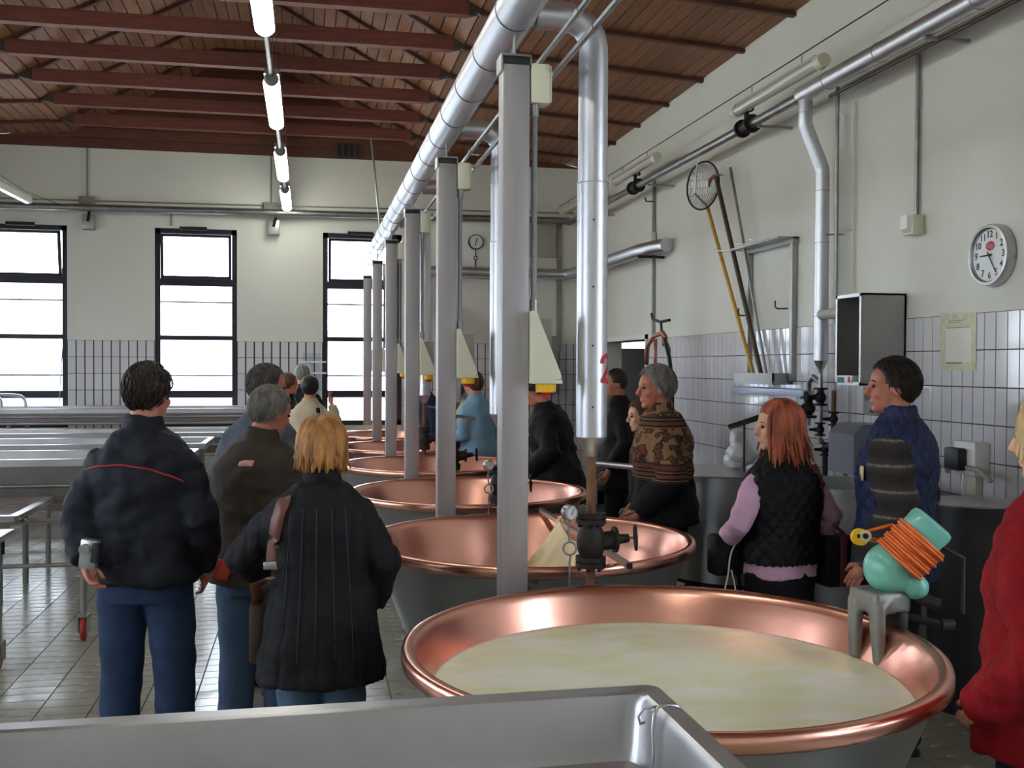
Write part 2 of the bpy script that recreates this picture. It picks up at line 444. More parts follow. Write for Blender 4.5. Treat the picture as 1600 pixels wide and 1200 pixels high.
# ---- door opening in the right wall (dark store room with a bright far window)
df = MB(); t = .05
df.box((XW-.02, DOOR[0]-t, 0), (XW+.1, DOOR[0], 2.05)); df.box((XW-.02, DOOR[1], 0), (XW+.1, DOOR[1]+t, 2.05)); df.box((XW-.02, DOOR[0]-t, 2.0), (XW+.1, DOOR[1]+t, 2.05))
door = struct('door_1', df, m_white)
rm = MB(); X2 = XW+1.9
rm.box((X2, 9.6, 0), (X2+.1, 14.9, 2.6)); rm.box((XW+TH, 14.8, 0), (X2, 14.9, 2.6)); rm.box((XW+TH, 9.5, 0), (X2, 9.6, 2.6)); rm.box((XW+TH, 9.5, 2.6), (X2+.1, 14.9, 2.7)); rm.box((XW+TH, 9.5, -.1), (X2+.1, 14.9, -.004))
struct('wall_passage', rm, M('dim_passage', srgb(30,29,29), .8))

# ---- roof: low side strips, a raised pitched middle with a narrow flat crown
SEC = [(XL, 4.33), (-2.75, 4.48), (-1.05, 5.40), (-.35, 5.40), (1.35, 4.48), (XW, 4.33)]
cb = MB()
for (x0, z0), (x1, z1) in zip(SEC[:-1], SEC[1:]):
    cb.prism([(x0, YF-TH, z0+.03), (x1, YF-TH, z1+.03), (x1, YF-TH, z1+.12), (x0, YF-TH, z0+.12)], (0, YB-YF+2*TH, 0))
ceiling = struct('ceiling', cb, m_rafter)
for (x0, z0), (x1, z1) in zip(SEC[:-1], SEC[1:]):
    L_ = math.hypot(x1-x0, z1-z0); n_ = max(1, round(L_/.118)); wd = L_/n_
    mb = MB(); a, bq = -wd/2+.002, wd/2-.002
    mb.add([(a, YF, 0), (bq, YF, 0), (bq, YB, 0), (a, YB, 0), (a+.004, YF, -.02), (bq-.004, YF, -.02), (bq-.004, YB, -.02), (a+.004, YB, -.02)],
           [(0,1,2,3), (7,6,5,4), (0,4,5,1), (1,5,6,2), (2,6,7,3), (3,7,4,0)])
    me = mb.mesh('roof_plank', m_plank)
    ang = math.atan2(z1-z0, x1-x0)
    for i in range(n_):
        f_ = (i+.5)/n_; o = bpy.data.objects.new('roof_plank', me); col.objects.link(o); o.parent = ceiling
        o.matrix_basis = Matrix.Translation((x0+(x1-x0)*f_, 0, z0+(z1-z0)*f_+.028)) @ Matrix.Rotation(-ang, 4, 'Y')
FR = [12.48-.9*k for k in range(15)]
def bar2(mb, p, q, w_, h_):      # bar between two points of one section, hung below the line
    (x0, z0), (x1, z1) = p, q
    d = Vector((x1-x0, 0, z1-z0)).normalized(); nrm = Vector((d.z, 0, -d.x))
    if nrm.z > 0: nrm = -nrm
    A, B = Vector((x0, -w_/2, z0)), Vector((x1, -w_/2, z1))
    mb.prism([A, B, B+nrm*h_, A+nrm*h_], (0, w_, 0))
rme = []
for p, q in zip(SEC[:-1], SEC[1:]):
    mb = MB(); bar2(mb, p, q, .05, .028); rme.append(mb.mesh('rafter', m_rafter))
tb = MB(); tb.box((-2.60, -.045, 4.44), (1.24, .045, 4.565))
tb.v = [(x*1.0, y, z) for x, y, z in tb.v]; tbm = tb.mesh('tie_beam', m_beam)
for y in FR:
    for me in rme:
        o = bpy.data.objects.new('rafter', me); col.objects.link(o); o.parent = ceiling; o.location = (0, y, 0)
    o = bpy.data.objects.new('tie_beam', tbm); col.objects.link(o); o.parent = ceiling; o.location = (0, y, 0)
    br = MB()
    for s_, xe in ((-1, -2.60), (1, 1.24)):
        br.prism([(xe, -.05, 4.45), (xe+s_*.12, -.05, 4.475), (xe+s_*.02, -.05, 4.60), (xe, -.05, 4.60)], (0, .1, 0))
    ob = part(ceiling, 'beam_shoe', br, m_shoe); ob.location = (0, y, 0)
    if y < -1: break
# gable boards above the back wall
for k in range(9):
    z0, z1 = ZT-.005+k*.125, ZT-.005+(k+1)*.125-.004
    def half(z):
        if z <= 4.34: return (XL, XW)
        if z <= 4.48: f_ = (z-4.33)/.15; return (XL+f_*2.2, XW-f_*2.2)
        f_ = min(1, (z-4.48)/.92); return (-2.75+f_*1.7, 1.35-f_*1.7)
    a0, a1 = half(z0); b0, b1 = half(z1)
    if z0 < 4.4: a0, a1, b0, b1 = XL, XW, XL+.6, XW-.6
    mb = MB(); mb.prism([(a0, YB-.012, z0), (a1, YB-.012, z0), (b1, YB-.012, z1), (b0, YB-.012, z1)], (0, .03, 0))
    part(wall_back, 'gable_board', mb, m_gable)
gw = MB(); gw.prism([(XL, YB+.02, ZT), (XW, YB+.02, ZT), (1.35, YB+.02, 4.5), (-.35, YB+.02, 5.5), (-1.05, YB+.02, 5.5), (-2.75, YB+.02, 4.5)], (0, .1, 0))
part(wall_back, 'gable_backing', gw, m_gable)
gf = MB(); gf.prism([(XL, YF-.2, ZT), (XW, YF-.2, ZT), (1.35, YF-.2, 4.5), (-.35, YF-.2, 5.5), (-1.05, YF-.2, 5.5), (-2.75, YF-.2, 4.5)], (0, .1, 0))
part(wall_front, 'gable_backing', gf, m_gable)
# outdoors: pale yard and a pale low building seen through the glass
yd = MB(); yd.box((-60, YB+TH+.2, -.3), (60, 120, -.22)); yd.box((-60, -60, -.3), (XL-TH-.2, YB+TH+.2, -.22)); yd.box((XL-TH-.2, -60, -.3), (60, YF-TH-.2, -.22)); yd.box((XW+TH+1.8, YF-TH-.2, -.3), (60, YB+TH+.2, -.22))
struct('ground', yd, M('pale_yard', srgb(205,205,200), .9, var=.1, vscale=.6))
bl = thing('outbuilding', 'pale distant shed seen through the back windows', 'building', (-10, 60, -.22))
b_ = MB(); b_.box((-26, 60, -.22), (14, 66, 3.2)); part(bl, 'wall', b_, M('pale_render', srgb(214,220,232), .8))
b_ = MB(); b_.prism([(-26.4, 59.6, 3.2), (-26.4, 66.4, 3.2), (-26.4, 63, 3.9)], (40.8, 0, 0)); part(bl, 'roof', b_, M('pale_roof', srgb(200,205,220), .8))
wme = MB().box((-.6, 0, 0), (.6, .05, 1.4)).mesh('shed_window', M('shed_glass', srgb(160,175,205), .2))
for i in range(10):
    o = bpy.data.objects.new('window', wme); col.objects.link(o); o.parent = bl; o.location = (-24+i*3.7+10, 59.96-60, 1.2)
# ------------------------------------------------------------------ row of copper vats
VX, VY0, VS, VR, VZ = 1.034, 2.834, 1.879, .775, .90
def make_vat():
    t = thing('copper_vat', '', 'vat')
    j = MB(); j.lathe([(.30, .0), (.40, .0), (.40, .13), (.45, .15), (.738, .845), (.744, .855), (.740, .862), (.73, .862)], 72); part(t, 'steel_jacket', j, m_jacket, 40)
    b = MB(); b.lathe([(.401, .02), (.43, .02), (.43, .10), (.401, .10)], 48); part(t, 'base_ring', b, m_steel_d, 40)
    c = MB(); prof = [(.745, .858), (.762, .852), (.774, .862), (VR, .885), (.772, .897), (.762, .902), (.742, .900), (.732, .890), (.723, .872)]
    for k in range(1, 13): f_ = k/12; prof.append((.723-.208*f_, .872-.512*f_))
    for k in range(1, 9): a = k/8*PI/2; prof.append((.515*math.cos(a), .36-.17*math.sin(a)))
    c.lathe(prof, 96); part(t, 'copper_bowl', c, m_copper, True)
    return t
vat = make_vat()
VLAB = ['copper vat filled with milky whey, clamped stirrer motor on its rim', 'copper vat with a cheesecloth bundle hung in it from a bar',
        'empty copper vat between the cheesecloth vat and the tall posts behind it', 'fourth copper vat of the row, counted from the whey-filled one', 'fifth copper vat of the row, counted from the whey-filled one', 'last copper vat of the row, by the back windows']
vats = []
for i in range(6):
    o = vat if i == 0 else dup(vat)
    o.location = (VX, VY0+i*VS, 0); o['label'] = VLAB[i]; o['group'] = 'copper vats in a row'; vats.append(o)
# whey in the first vat
def whey_mat():
    m = M('whey', srgb(214,216,172), .22, spec=.5); n = m.node_tree; L = n.links.new; b = n.nodes['Principled BSDF']
    tc = n.nodes.new('ShaderNodeTexCoord'); mp = n.nodes.new('ShaderNodeMapping'); mp.inputs['Scale'].default_value = (2.2, 5, 1); mp.inputs['Rotation'].default_value = (0,0,.2)
    nz = n.nodes.new('ShaderNodeTexNoise'); nz.inputs['Scale'].default_value = 1.5; nz.inputs['Detail'].default_value = 8; nz.inputs['Distortion'].default_value = .8
    rp = n.nodes.new('ShaderNodeValToRGB'); e = rp.color_ramp.elements; e[0].position = .36; e[0].color = (*srgb(240,243,200), 1); e[1].position = .66; e[1].color = (*srgb(254,253,240), 1)
    L(tc.outputs['Object'], mp.inputs[0]); L(mp.outputs[0], nz.inputs['Vector']); L(nz.outputs['Fac'], rp.inputs[0]); L(rp.outputs[0], b.inputs['Base Color'])
    bp = n.nodes.new('ShaderNodeBump'); bp.inputs['Strength'].default_value = .12; bp.inputs['Distance'].default_value = .01; L(nz.outputs['Fac'], bp.inputs['Height']); L(bp.outputs[0], b.inputs['Normal'])
    b.inputs['Subsurface Weight'].default_value = .15; b.inputs['Subsurface Radius'].default_value = (.02,.02,.01)
    return m
wy = MB(); wy.lathe([(.001, .755), (.672, .755), (.6865, .783), (.679, .7815), (.60, .781), (.3, .781), (.001, .781)], 96, (VX, VY0, 0)); 
single('whey', wy, whey_mat(), 'pale yellow-green milky whey filling the large copper vat', 'whey', smooth=True)

# ------------------------------------------------------------------ posts between the vats, boxes, consoles
PXc, PYc, PTOP = .757, 3.755, 2.85
def make_post():
    t = thing('steel_post', '', 'post')
    a = MB(); a.box((-.051, -.045, 0), (.051, .045, PTOP-.035), .006); part(t, 'column', a, m_post, 40)
    a = MB(); a.box((-.052, -.047, PTOP-.037), (.052, .047, PTOP-.006), .003); part(t, 'black_cap_gap', a, m_dark)
    a = MB(); a.box((-.056, -.05, PTOP-.008), (.056, .05, PTOP)); a.box((-.058, -.05, PTOP-.06), (-.0515, .05, PTOP)); a.box((.0515, -.05, PTOP-.04), (.056, .05, PTOP)); part(t, 'top_bracket', a, m_steel)
    a = MB(); a.cyl((0, 0, PTOP), (0, 0, PTOP+.085), .006, n=8); part(t, 'hanger_rod', a, m_galv)
    a = MB(); a.box((-.10, -.09, 0), (.10, .09, .012)); part(t, 'base_plate', a, m_steel_d)
    X0 = .052
    bx = MB(); bx.box((X0+.004, -.05, 2.675), (X0+.075, .03, 2.82), .006); b = part(t, 'junction_box', bx, m_cream, 40)
    l = MB(); l.box((X0+.075, -.046, 2.68), (X0+.082, .026, 2.815), .003); part(b, 'lid', l, m_cream)
    c = MB(); c.cyl((X0+.022, -.02, 2.68), (X0+.022, -.02, 2.63), .016, n=12); c.cyl((X0+.022, -.02, 2.64), (X0+.022, -.02, 1.93), .011, n=10); c.cyl((X0+.022, -.02, 1.95), (X0+.022, -.02, 1.895), .016, n=12); part(t, 'conduit', c, m_galv)
    w_ = MB(); w_.prism([(X0, -.11, 1.905), (X0, -.11, 1.645), (X0+.108, -.11, 1.655), (X0+.105, -.11, 1.675), (X0+.012, -.11, 1.905)], (0, .24, 0)); part(t, 'console_body', w_, m_cream)
    d = Vector((.098, 0, -.24)).normalized(); nrm = Vector((.24, 0, .098)).normalized()
    p = MB(); p.box((X0+.002, .132, 1.64), (X0+.128, .142, 1.885), .003); part(t, 'back_plate', p, m_cream_d)
    r = MB(); r.box((X0+.0, -.112, 1.638), (X0+.112, .135, 1.652), .003); part(t, 'bottom_rim', r, m_cream)
    y = MB(); y.lathe([(.001, .012), (.036, .012), (.038, .02), (.038, .045), (.001, .045)], 20, (X0+.06, -.06, 1.594)); yy = part(t, 'stop_button_base', y, m_yellow, 40)
    k = MB(); k.lathe([(.001, -.006), (.016, -.006), (.02, .002), (.014, .012), (.001, .012)], 16, (X0+.06, -.06, 1.594)); part(yy, 'stop_button', k, m_red, 40)
    return t
post = make_post(); NP = 6
for i in range(NP):
    o = post if i == 0 else dup(post)
    o.location = (PXc, PYc+i*VS, 0); o['group'] = 'steel posts along the vats'
    o['label'] = ['tall steel post with cream switch console behind the whey-filled vat', 'tall steel post behind the cheesecloth vat', 'third steel post along the vats, counted from the whey-filled one', 'fourth steel post along the vats, counted from the whey-filled one', 'fifth steel post along the vats, counted from the whey-filled one', 'last steel post along the vats, nearest the back window'][i]
# twin conduits strung from box to box
for k, (dx, z, lab) in enumerate(((.105, 2.85, 'upper thin pale conduit strung between the boxes on the posts'), (.155, 2.80, 'lower thin pale conduit strung between the boxes on the posts'))):
    c = MB(); c.cyl((PXc+dx, .5, z), (PXc+dx, PYc+4*VS+.1, z), .011, n=8)
    for q in range(9): c.cyl((PXc+dx, 1+q*1.1, z), (PXc+dx, 1.05+q*1.1, z), .0145, n=8)
    single('conduit', c, m_galv, lab, 'conduit')

# ------------------------------------------------------------------ steam main above the posts and its drops
SZ, SR = 3.015, .078
t = thing('steam_main', 'thick aluminium-clad steam pipe running above the row of posts', 'pipe', (PXc, 6, SZ))
a = MB(); a.cyl((PXc, .2, SZ), (PXc, YB-.25, SZ), SR, n=32); part(t, 'cladding', a, m_alu, 40)
sm = MB(); sm.tube([(SR*1.012*math.cos(2*PI*i/40), 0, SR*1.012*math.sin(2*PI*i/40)) for i in range(40)], .0022, 5, closed=True, upv=(0,1,0)); sme = sm.mesh('seam', M('seam_grey', srgb(120,122,130), .4, 1.0), True)  # thin seam rings in a grey metal darker than the cladding
for k in range(24):
    o = bpy.data.objects.new('seam', sme); col.objects.link(o); o.parent = t; o.location = (0, .6+k*.52-6, 0)
DX, DY = 1.062, PYc     # drop position
def make_drop(first):
    t = thing('steam_drop', '', 'pipe')
    R_ = .0545
    a = MB(); e = [(PXc-DX+.08, 0, SZ), (-.11, 0, SZ)] + [Vector((-.11, 0, SZ-.11)) + Vector((.11*math.sin(q), 0, .11*math.cos(q))) for q in (PI/8, PI/4, 3*PI/8, PI/2)]
    a.tube(e + [(0, 0, SZ-.16)], R_, 28); part(t, 'elbow', a, m_alu, 25)
    a = MB(); a.cyl((0, 0, SZ-.155), (0, 0, 2.39), R_+.0015, n=32); part(t, 'upper_cladding', a, m_alu, 40)
    a = MB(); a.cyl((0, 0, 2.40), (0, 0, 1.435), R_+.004, n=32); a.tube([(( R_+.0045)*math.cos(q*PI/16), (R_+.0045)*math.sin(q*PI/16), 2.395) for q in range(32)], .003, 6, closed=True, upv=(0,0,1)); lo = part(t, 'lower_cladding', a, m_alu, 40)
    rme_ = MB().ball((-.012, -R_-.004, 0), .004, 8, 6).mesh('rivet', m_dark, True)
    for z in (2.25, 2.0, 1.78, 1.55): part(lo, 'rivet', rme_, None).location = (0, 0, z)
    a = MB(); a.lathe([(R_+.004, 1.437), (.018, 1.36), (.018, 1.35), (.001, 1.35)], 28); part(t, 'reducer_cone', a, m_steel, 40)
    a = MB(); a.cyl((0, 0, 1.37), (0, 0, 1.13), .0185, n=14); a.cyl((0, 0, .96), (0, 0, .30), .0185, n=14); part(t, 'bare_pipe', a, m_rust, 40)
    a = MB(); a.cyl((.01, 0, 1.335), (.17, .03, 1.315), .011, n=10); part(t, 'side_pipe', a, m_galv, 40)
    a = MB()
    for z in (1.128, 1.106, .962, .94): a.cyl((0, 0, z), (0, 0, z+.018), .058, n=20)
    a.lathe([(.034, 1.11), (.05, 1.07), (.056, 1.04), (.05, 1.0), (.034, .96)], 20)
    for z in (1.117, .951):
        for q in range(6): a.cyl((.045*math.cos(q*PI/3), .045*math.sin(q*PI/3), z-.025), (.045*math.cos(q*PI/3), .045*math.sin(q*PI/3), z+.03), .007, n=6)
    a.cyl((.03, 0, 1.035), (.095, 0, 1.04), .036, n=16); a.cyl((.09, 0, 1.04), (.10, 0, 1.04), .05, n=16); a.cyl((.095, 0, 1.04), (.15, 0, 1.045), .022, .016, n=14)
    v = part(t, 'valve_body', a, m_iron, 40)
    a = MB(); a.cyl((.14, 0, 1.045), (.185, 0, 1.045), .006, n=8); part(v, 'valve_stem', a, M('brass', srgb(196,160,90), .35, 1.0))
    a = MB(); ax = Vector((1, -.25, .05)).normalized(); c0 = Vector((.178, 0, 1.045)); a.torus(c0, .046, .006, ax, 28, 8)
    q_ = ax.to_track_quat('Z', 'Y')
    for k in range(3): a.cyl(c0, c0 + q_ @ Vector((.046*math.cos(k*2.094), .046*math.sin(k*2.094), 0)), .005, n=6)
    a.ball(c0, .012, 10, 6); part(v, 'handwheel', a, m_iron, True)
    return t
drop = make_drop(True)
for i in range(4):
    o = drop if i == 0 else dup(drop)
    o.location = (DX, DY+i*VS, 0); o['group'] = 'steam drop pipes at the vats'
    o['label'] = ['clad steam drop pipe marked with a red 2, black valve below', 'clad steam drop pipe behind the cheesecloth vat', 'clad steam drop pipe behind the third vat', 'clad steam drop pipe behind the fourth vat'][i]
# the painted 2, wrapped on the cladding
R_ = .0595; A0 = math.radians(-40)
def wrap_stroke(P, wd):
    mb = MB(); n_ = len(P)
    for i, (x, y) in enumerate(P):
        tx, ty = P[min(i+1, n_-1)][0]-P[max(i-1, 0)][0], P[min(i+1, n_-1)][1]-P[max(i-1, 0)][1]; l_ = math.hypot(tx, ty); nx_, ny_ = -ty/l_, tx/l_
        for k in range(5):
            f_ = (k/4-.5)*wd; a_ = A0 + (x+nx_*f_)/R_
            mb.v.append((DX + (R_+.0012)*math.cos(a_), DY + (R_+.0012)*math.sin(a_), 1.695+y+ny_*f_))
    for i in range(n_-1):
        for k in range(4): mb.f.append((i*5+k, (i+1)*5+k, (i+1)*5+k+1, i*5+k+1))
    return mb
two = [(-.026+.0*i, .018) for i in range(1)] + [(-.026*math.cos(t_)+0, .022+.026*math.sin(t_)) for t_ in [PI*i/12 for i in range(0, 14)]]
ex, ey = two[-1]; two += [(ex+(-.024-ex)*f_, ey+(-.046-ey)*f_) for f_ in [i/10 for i in range(1, 11)]]
mb = wrap_stroke(two, .017); m2 = wrap_stroke([(-.032+.066*i/14, -.046) for i in range(15)], .017); mb.add(m2.v, m2.f)
o = part(drop, 'painted_number', mb, m_red); o['label'] = 'red painted number 2'
# thermometers on rods beside the vats
m_dial = M('dial_face', srgb(225,228,226), .3)
def make_gauge():
    t = thing('dial_thermometer', '', 'thermometer')
    a = MB(); a.tube([(0, 0, .55), (0, 0, .97), (.004, 0, 1.0)], .0045, 8); a.torus((0, -.001, 1.022), .024, .0045, (.15, 1, 0), 24, 8); a.tube([(0, 0, 1.046), (-.004, 0, 1.1), (0, 0, 1.13)], .0045, 8); part(t, 'rod', a, m_galv, 40)
    m_ = Matrix.Rotation(-PI/2, 3, 'X') ; m_ = Matrix.Rotation(.45, 3, 'Z') @ Matrix.Rotation(PI/2, 3, 'X')
    a = MB(); a.lathe([(.001, -.022), (.026, -.022), (.03, -.016), (.03, .01), (.027, .014), (.024, .014), (.024, .01)], 28, (0, 0, 1.155), m=m_); b = part(t, 'case', a, m_steel, 35)
    a = MB(); a.lathe([(.001, .0105), (.0245, .0105)], 28, (0, 0, 1.155), m=m_); d = part(t, 'dial', a, m_dial)
    n_ = m_ @ Vector((0, 0, 1)); e1 = m_ @ Vector((1, 0, 0)); e2 = m_ @ Vector((0, 1, 0)); c0 = Vector((0, 0, 1.155)) + n_*.0118
    a = MB(); a.cyl(c0 - e2*.008, c0 + e1*.009 + e2*.016, .0012, n=5); part(d, 'needle', a, m_dark)
    return t
g = make_gauge(); g.location = (.965, 3.70, 0); g['label'] = 'round dial thermometer with looped rod beside the black valve'
g2 = dup(g, (.99, 3.70+VS, 0), label='small dial thermometer hanging in front of the empty copper vat'); g['group'] = g2['group'] = 'dial thermometers at the vats'

# bar and cheesecloth over the second vat
b0, b1 = on(845, 797, Z=.925), on(983, 884, Z=.925)
d = (b1-b0).normalized(); sd = Vector((-d.y, d.x, 0))*.011
b = MB(); A = b0 - Vector((0, 0, .011)); b.prism([A-sd, A+sd, A+sd+Vector((0,0,.022)), A-sd+Vector((0,0,.022))], b1-b0); 
br = thing('steel_bar', 'square steel bar laid over the cheesecloth vat', 'bar', (b0+b1)/2 - Vector((0,0,.015)))
part(br, 'tube', b, m_steel)
b = MB(); b.prism([A-sd*1.05+(b1-b0), A+sd*1.05+(b1-b0), A+sd*1.05+Vector((0,0,.0225))+(b1-b0), A-sd*1.05+Vector((0,0,.0225))+(b1-b0)], d*.008); part(br, 'end_plug', b, m_dark)
m_cloth = M('cheesecloth', srgb(232,214,170), .8, var=.1, vscale=8, bump=.3, bscale=140)
cl = MB(); cu, cv = 40, 22; tied = [b0 + (b1-b0)*.30 + Vector((0,0,.02)), b0 + (b1-b0)*.62 + Vector((0,0,.02))]
verts = []; 
for i in range(cu+1):
    f_ = i/cu
    top = tied[0].lerp(tied[1], f_); sag = .06*math.sin(PI*f_); top = top - Vector((0,0,sag))
    for j in range(cv+1):
        h_ = j/cv; spread = (f_-.5)*.34*h_; fold = .018*math.sin(f_*31+h_*3)*(.3+h_)
        p = top + Vector((d.y, -d.x, 0))*(.014+fold*h_+.13*h_) + d*spread + Vector((0, 0, -.26*h_**.9))
        verts.append(p)
fs = [(i*(cv+1)+j, (i+1)*(cv+1)+j, (i+1)*(cv+1)+j+1, i*(cv+1)+j+1) for i in range(cu) for j in range(cv)]
cl.add(verts, fs)
for q in tied: cl.torus(q - Vector((0,0,.012)), .02, .007, d, 16, 6); cl.tube([q, q+Vector((.03,-.02,-.06)), q+Vector((.035,-.02,-.13))], [.008,.012,.003], 8)
single('cheesecloth', cl, m_cloth, 'cream cheesecloth knotted on the bar and hanging in the second vat', 'cloth', smooth=True)

# ------------------------------------------------------------------ stirrer motor clamped on the first vat
m_turq = M('turquoise_enamel', srgb(112,186,168), .3, var=.08, vscale=9, coat=.2)
m_orange = M('orange_cable', srgb(226,110,44), .45)
rim = on(1408, 968, Z=.90); ra = math.atan2(rim.y-VY0, rim.x-VX); er = Vector((math.cos(ra), math.sin(ra), 0)); et = Vector((-er.y, er.x, 0))
rp = Vector((VX, VY0, .90)) + er*.755
T = thing('stirrer', 'turquoise stirrer motor with coiled orange cable clamped on the vat rim', 'motor', rp)
leg = MB()
for s_, q in ((1, on(1336, 1026, Z=.782)), (-1, on(1374, 1040, Z=.782))):
    top = rp - er*.06 + et*(.052*s_) + Vector((0,0,.055))
    leg.tube([q, q.lerp(top, .5), top, rp - er*.01 + et*(.035*s_) + Vector((0,0,.075))], [.024, .028, .034, .036], 12, flat=.75)
leg.box(rp-Vector((.075,.07,-.035)), rp+Vector((.06,.07,.105)), .012, Euler((0,0,ra)))
me = fuse(leg, .006, 4); finish(me, M('cast_grey_bracket', srgb(128,128,122), .5, .5, var=.15, vscale=20), True); part(T, 'fork_bracket', me, None)
h = MB(); h.box(rp+Vector((.0,-.09,-.05)), rp+Vector((.03,.0,.045)), .006, Euler((0,0,ra)), rp); h.cyl(rp+er*.02-et*.02+Vector((0,0,.03)), rp+er*.15-et*.09+Vector((0,0,.0)), .013, n=10); h.cyl(rp+er*.15-et*.09, rp+er*.19-et*.10, .017, n=12); part(T, 'clamp', h, m_iron)
ax = (er*.42 - et*.30 + Vector((0,0,.62))).normalized()      # motor axis leans outwards
gc = rp - er*.02 + et*.01 + Vector((.045,-.012,.168))
gb = MB(); gb.ball(gc, (.082,.082,.082), 24, 16); gb.cyl(gc, gc+ax*.10, .070, .062, n=24); gb.cyl(gc-Vector((0,0,.03)), gc-Vector((0,0,.115)), .05, .03, n=16); gb.ball(gc+er*.05-et*.06-Vector((0,0,.05)), .04, 14, 10)
me = fuse(gb, .006, 4); finish(me, m_turq, True); part(T, 'gearbox', me, None)
mo = MB(); q_ = ax.to_track_quat('Z', 'Y').to_matrix()
mo.lathe([(.001, .05), (.06, .05), (.062, .07), (.060, .115), (.070, .12), (.072, .185), (.068, .197), (.055, .202), (.001, .202)], 32, gc, m=q_); part(T, 'motor_housing', mo, m_turq, 35)
cab = MB(); cc = (ax.cross(Vector((0,0,1)))).normalized()
pts = []
q2 = (ax + er*.12).normalized().to_track_quat('Z', 'Y')
for k in range(11*24):
    a_ = 2*PI*k/24; r_ = .080 + .004*math.sin(k/24*2.1)
    pts.append(gc + q2 @ Vector((r_*1.18*math.cos(a_), r_*math.sin(a_), .035+.0098*k/24)))
cab.tube(pts, .0055, 7)
pe = gc - er*.055 + et*.075 + Vector((0,0,.09))
cab.tube([pts[0], pts[0].lerp(pe, .5)+Vector((0,0,.02)), pe], .0055, 7)
cab.tube([pts[-1], pts[-1].lerp(pe, .5)+Vector((0,0,.04)), pe+Vector((0,0,.012))], .0055, 7); part(T, 'coiled_cable', cab, m_orange, True)
pl = MB(); pn = Vector((-.3,-1,.1)).normalized(); pl.cyl(pe-pn*.02, pe+pn*.008, .027, n=20); po = part(T, 'plug', pl, m_yellow, 40)
pl = MB(); pl.cyl(pe+pn*.006+Vector((.014,0,.004)), pe+pn*.016+Vector((.014,0,.004)), .019, n=20); part(po, 'plug_collar', pl, m_cream, 40)
pl = MB(); pl.cyl(pe+pn*.012+Vector((.014,0,.004)), pe+pn*.019+Vector((.014,0,.004)), .009, n=14); pl.box(pe+pn*.01+Vector((-.014,-.003,-.002)), pe+pn*.013+Vector((-.004,.003,.01))); part(po, 'socket_hole', pl, m_dark, 40)
mx = MB(); e0 = gc+er*.06-et*.07+ax*.10; mx.tube([e0, e0+er*.05-et*.03-Vector((0,0,.03)), e0+er*.05-et*.03-Vector((0,0,.20))], .007, 8); mx.cyl(gc-Vector((0,0,.08))+er*.05-et*.06, gc-Vector((0,0,.10))+er*.10-et*.11, .02, n=12); part(T, 'hinge_arm', mx, m_iron)

# ------------------------------------------------------------------ foreground steel trough
Zr = 1.05; c1 = on(1025, 1068, Z=Zr); X1, Y1 = c1.x, c1.y; X0, Y0 = -1.9, Y1-1.02
t = thing('draining_trough', 'shallow brushed steel trough in front of the whey-filled vat', 'trough', ((X0+X1)/2, (Y0+Y1)/2, 0))
def rrect(x0, y0, x1, y1, r, z, n=6):
    P = []
    for (cx, cy, a0) in ((x1-r, y1-r, 0), (x0+r, y1-r, PI/2), (x0+r, y0+r, PI), (x1-r, y0+r, 1.5*PI)):
        for k in range(n+1): a = a0+PI/2*k/n; P.append((cx+r*math.cos(a), cy+r*math.sin(a), z))
    return P
tr = MB(); rings = []
def ring(ins, z, r): rings.append(rrect(X0+ins, Y0+ins, X1-ins, Y1-ins, max(.004, r), z))
ring(.004, Zr-.035, .03); ring(0, Zr-.028, .03); ring(0, Zr-.004, .03); ring(.003, Zr, .03); ring(.040, Zr, .028); ring(.046, Zr-.004, .028); ring(.052, Zr-.02, .03)
ring(.060, Zr-.11, .035); ring(.066, Zr-.128, .035); ring(.082, Zr-.138, .03)
n_ = len(rings[0]); vv = [p for r in rings for p in r]; ff = [(i*n_+j, i*n_+(j+1) % n_, (i+1)*n_+(j+1) % n_, (i+1)*n_+j) for i in range(len(rings)-1) for j in range(n_)]
ff.append(tuple((len(rings)-1)*n_+j for j in range(n_))); tr.add(vv, ff); part(t, 'basin', tr, m_steel, 30)
sk = MB(); sk.box((X0+.07, Y0+.07, Zr-.17), (X1-.07, Y1-.07, Zr-.145)); part(t, 'under_frame', sk, m_steel_d)
for (x, y) in ((X0+.1, Y0+.1), (X1-.1, Y0+.1), (X0+.1, Y1-.1), (X1-.1, Y1-.1)):
    l = MB(); l.cyl((x, y, 0), (x, y, Zr-.15), .02, n=14); part(t, 'leg', l, m_steel_d)
hk = MB(); B = Vector((X1-.048, Y1-.165, Zr))
hk.tube([B+Vector(p) for p in ((.040,.004,.0035), (.030,.002,.008), (.012,0,.012), (-.006,-.002,.010), (-.016,-.006,-.004), (-.020,-.010,-.03), (-.018,-.012,-.07), (-.024,-.014,-.125))], .0035, 8)
hk.tube([B+Vector(p) for p in ((-.006,-.002,.010), (-.030,.012,.004), (-.040,.016,-.012), (-.036,.014,-.026), (-.028,.010,-.022))], .003, 8)
single('wire_hook', hk, m_steel, 'bent steel wire hook hung over the trough corner', 'hook', smooth=True)
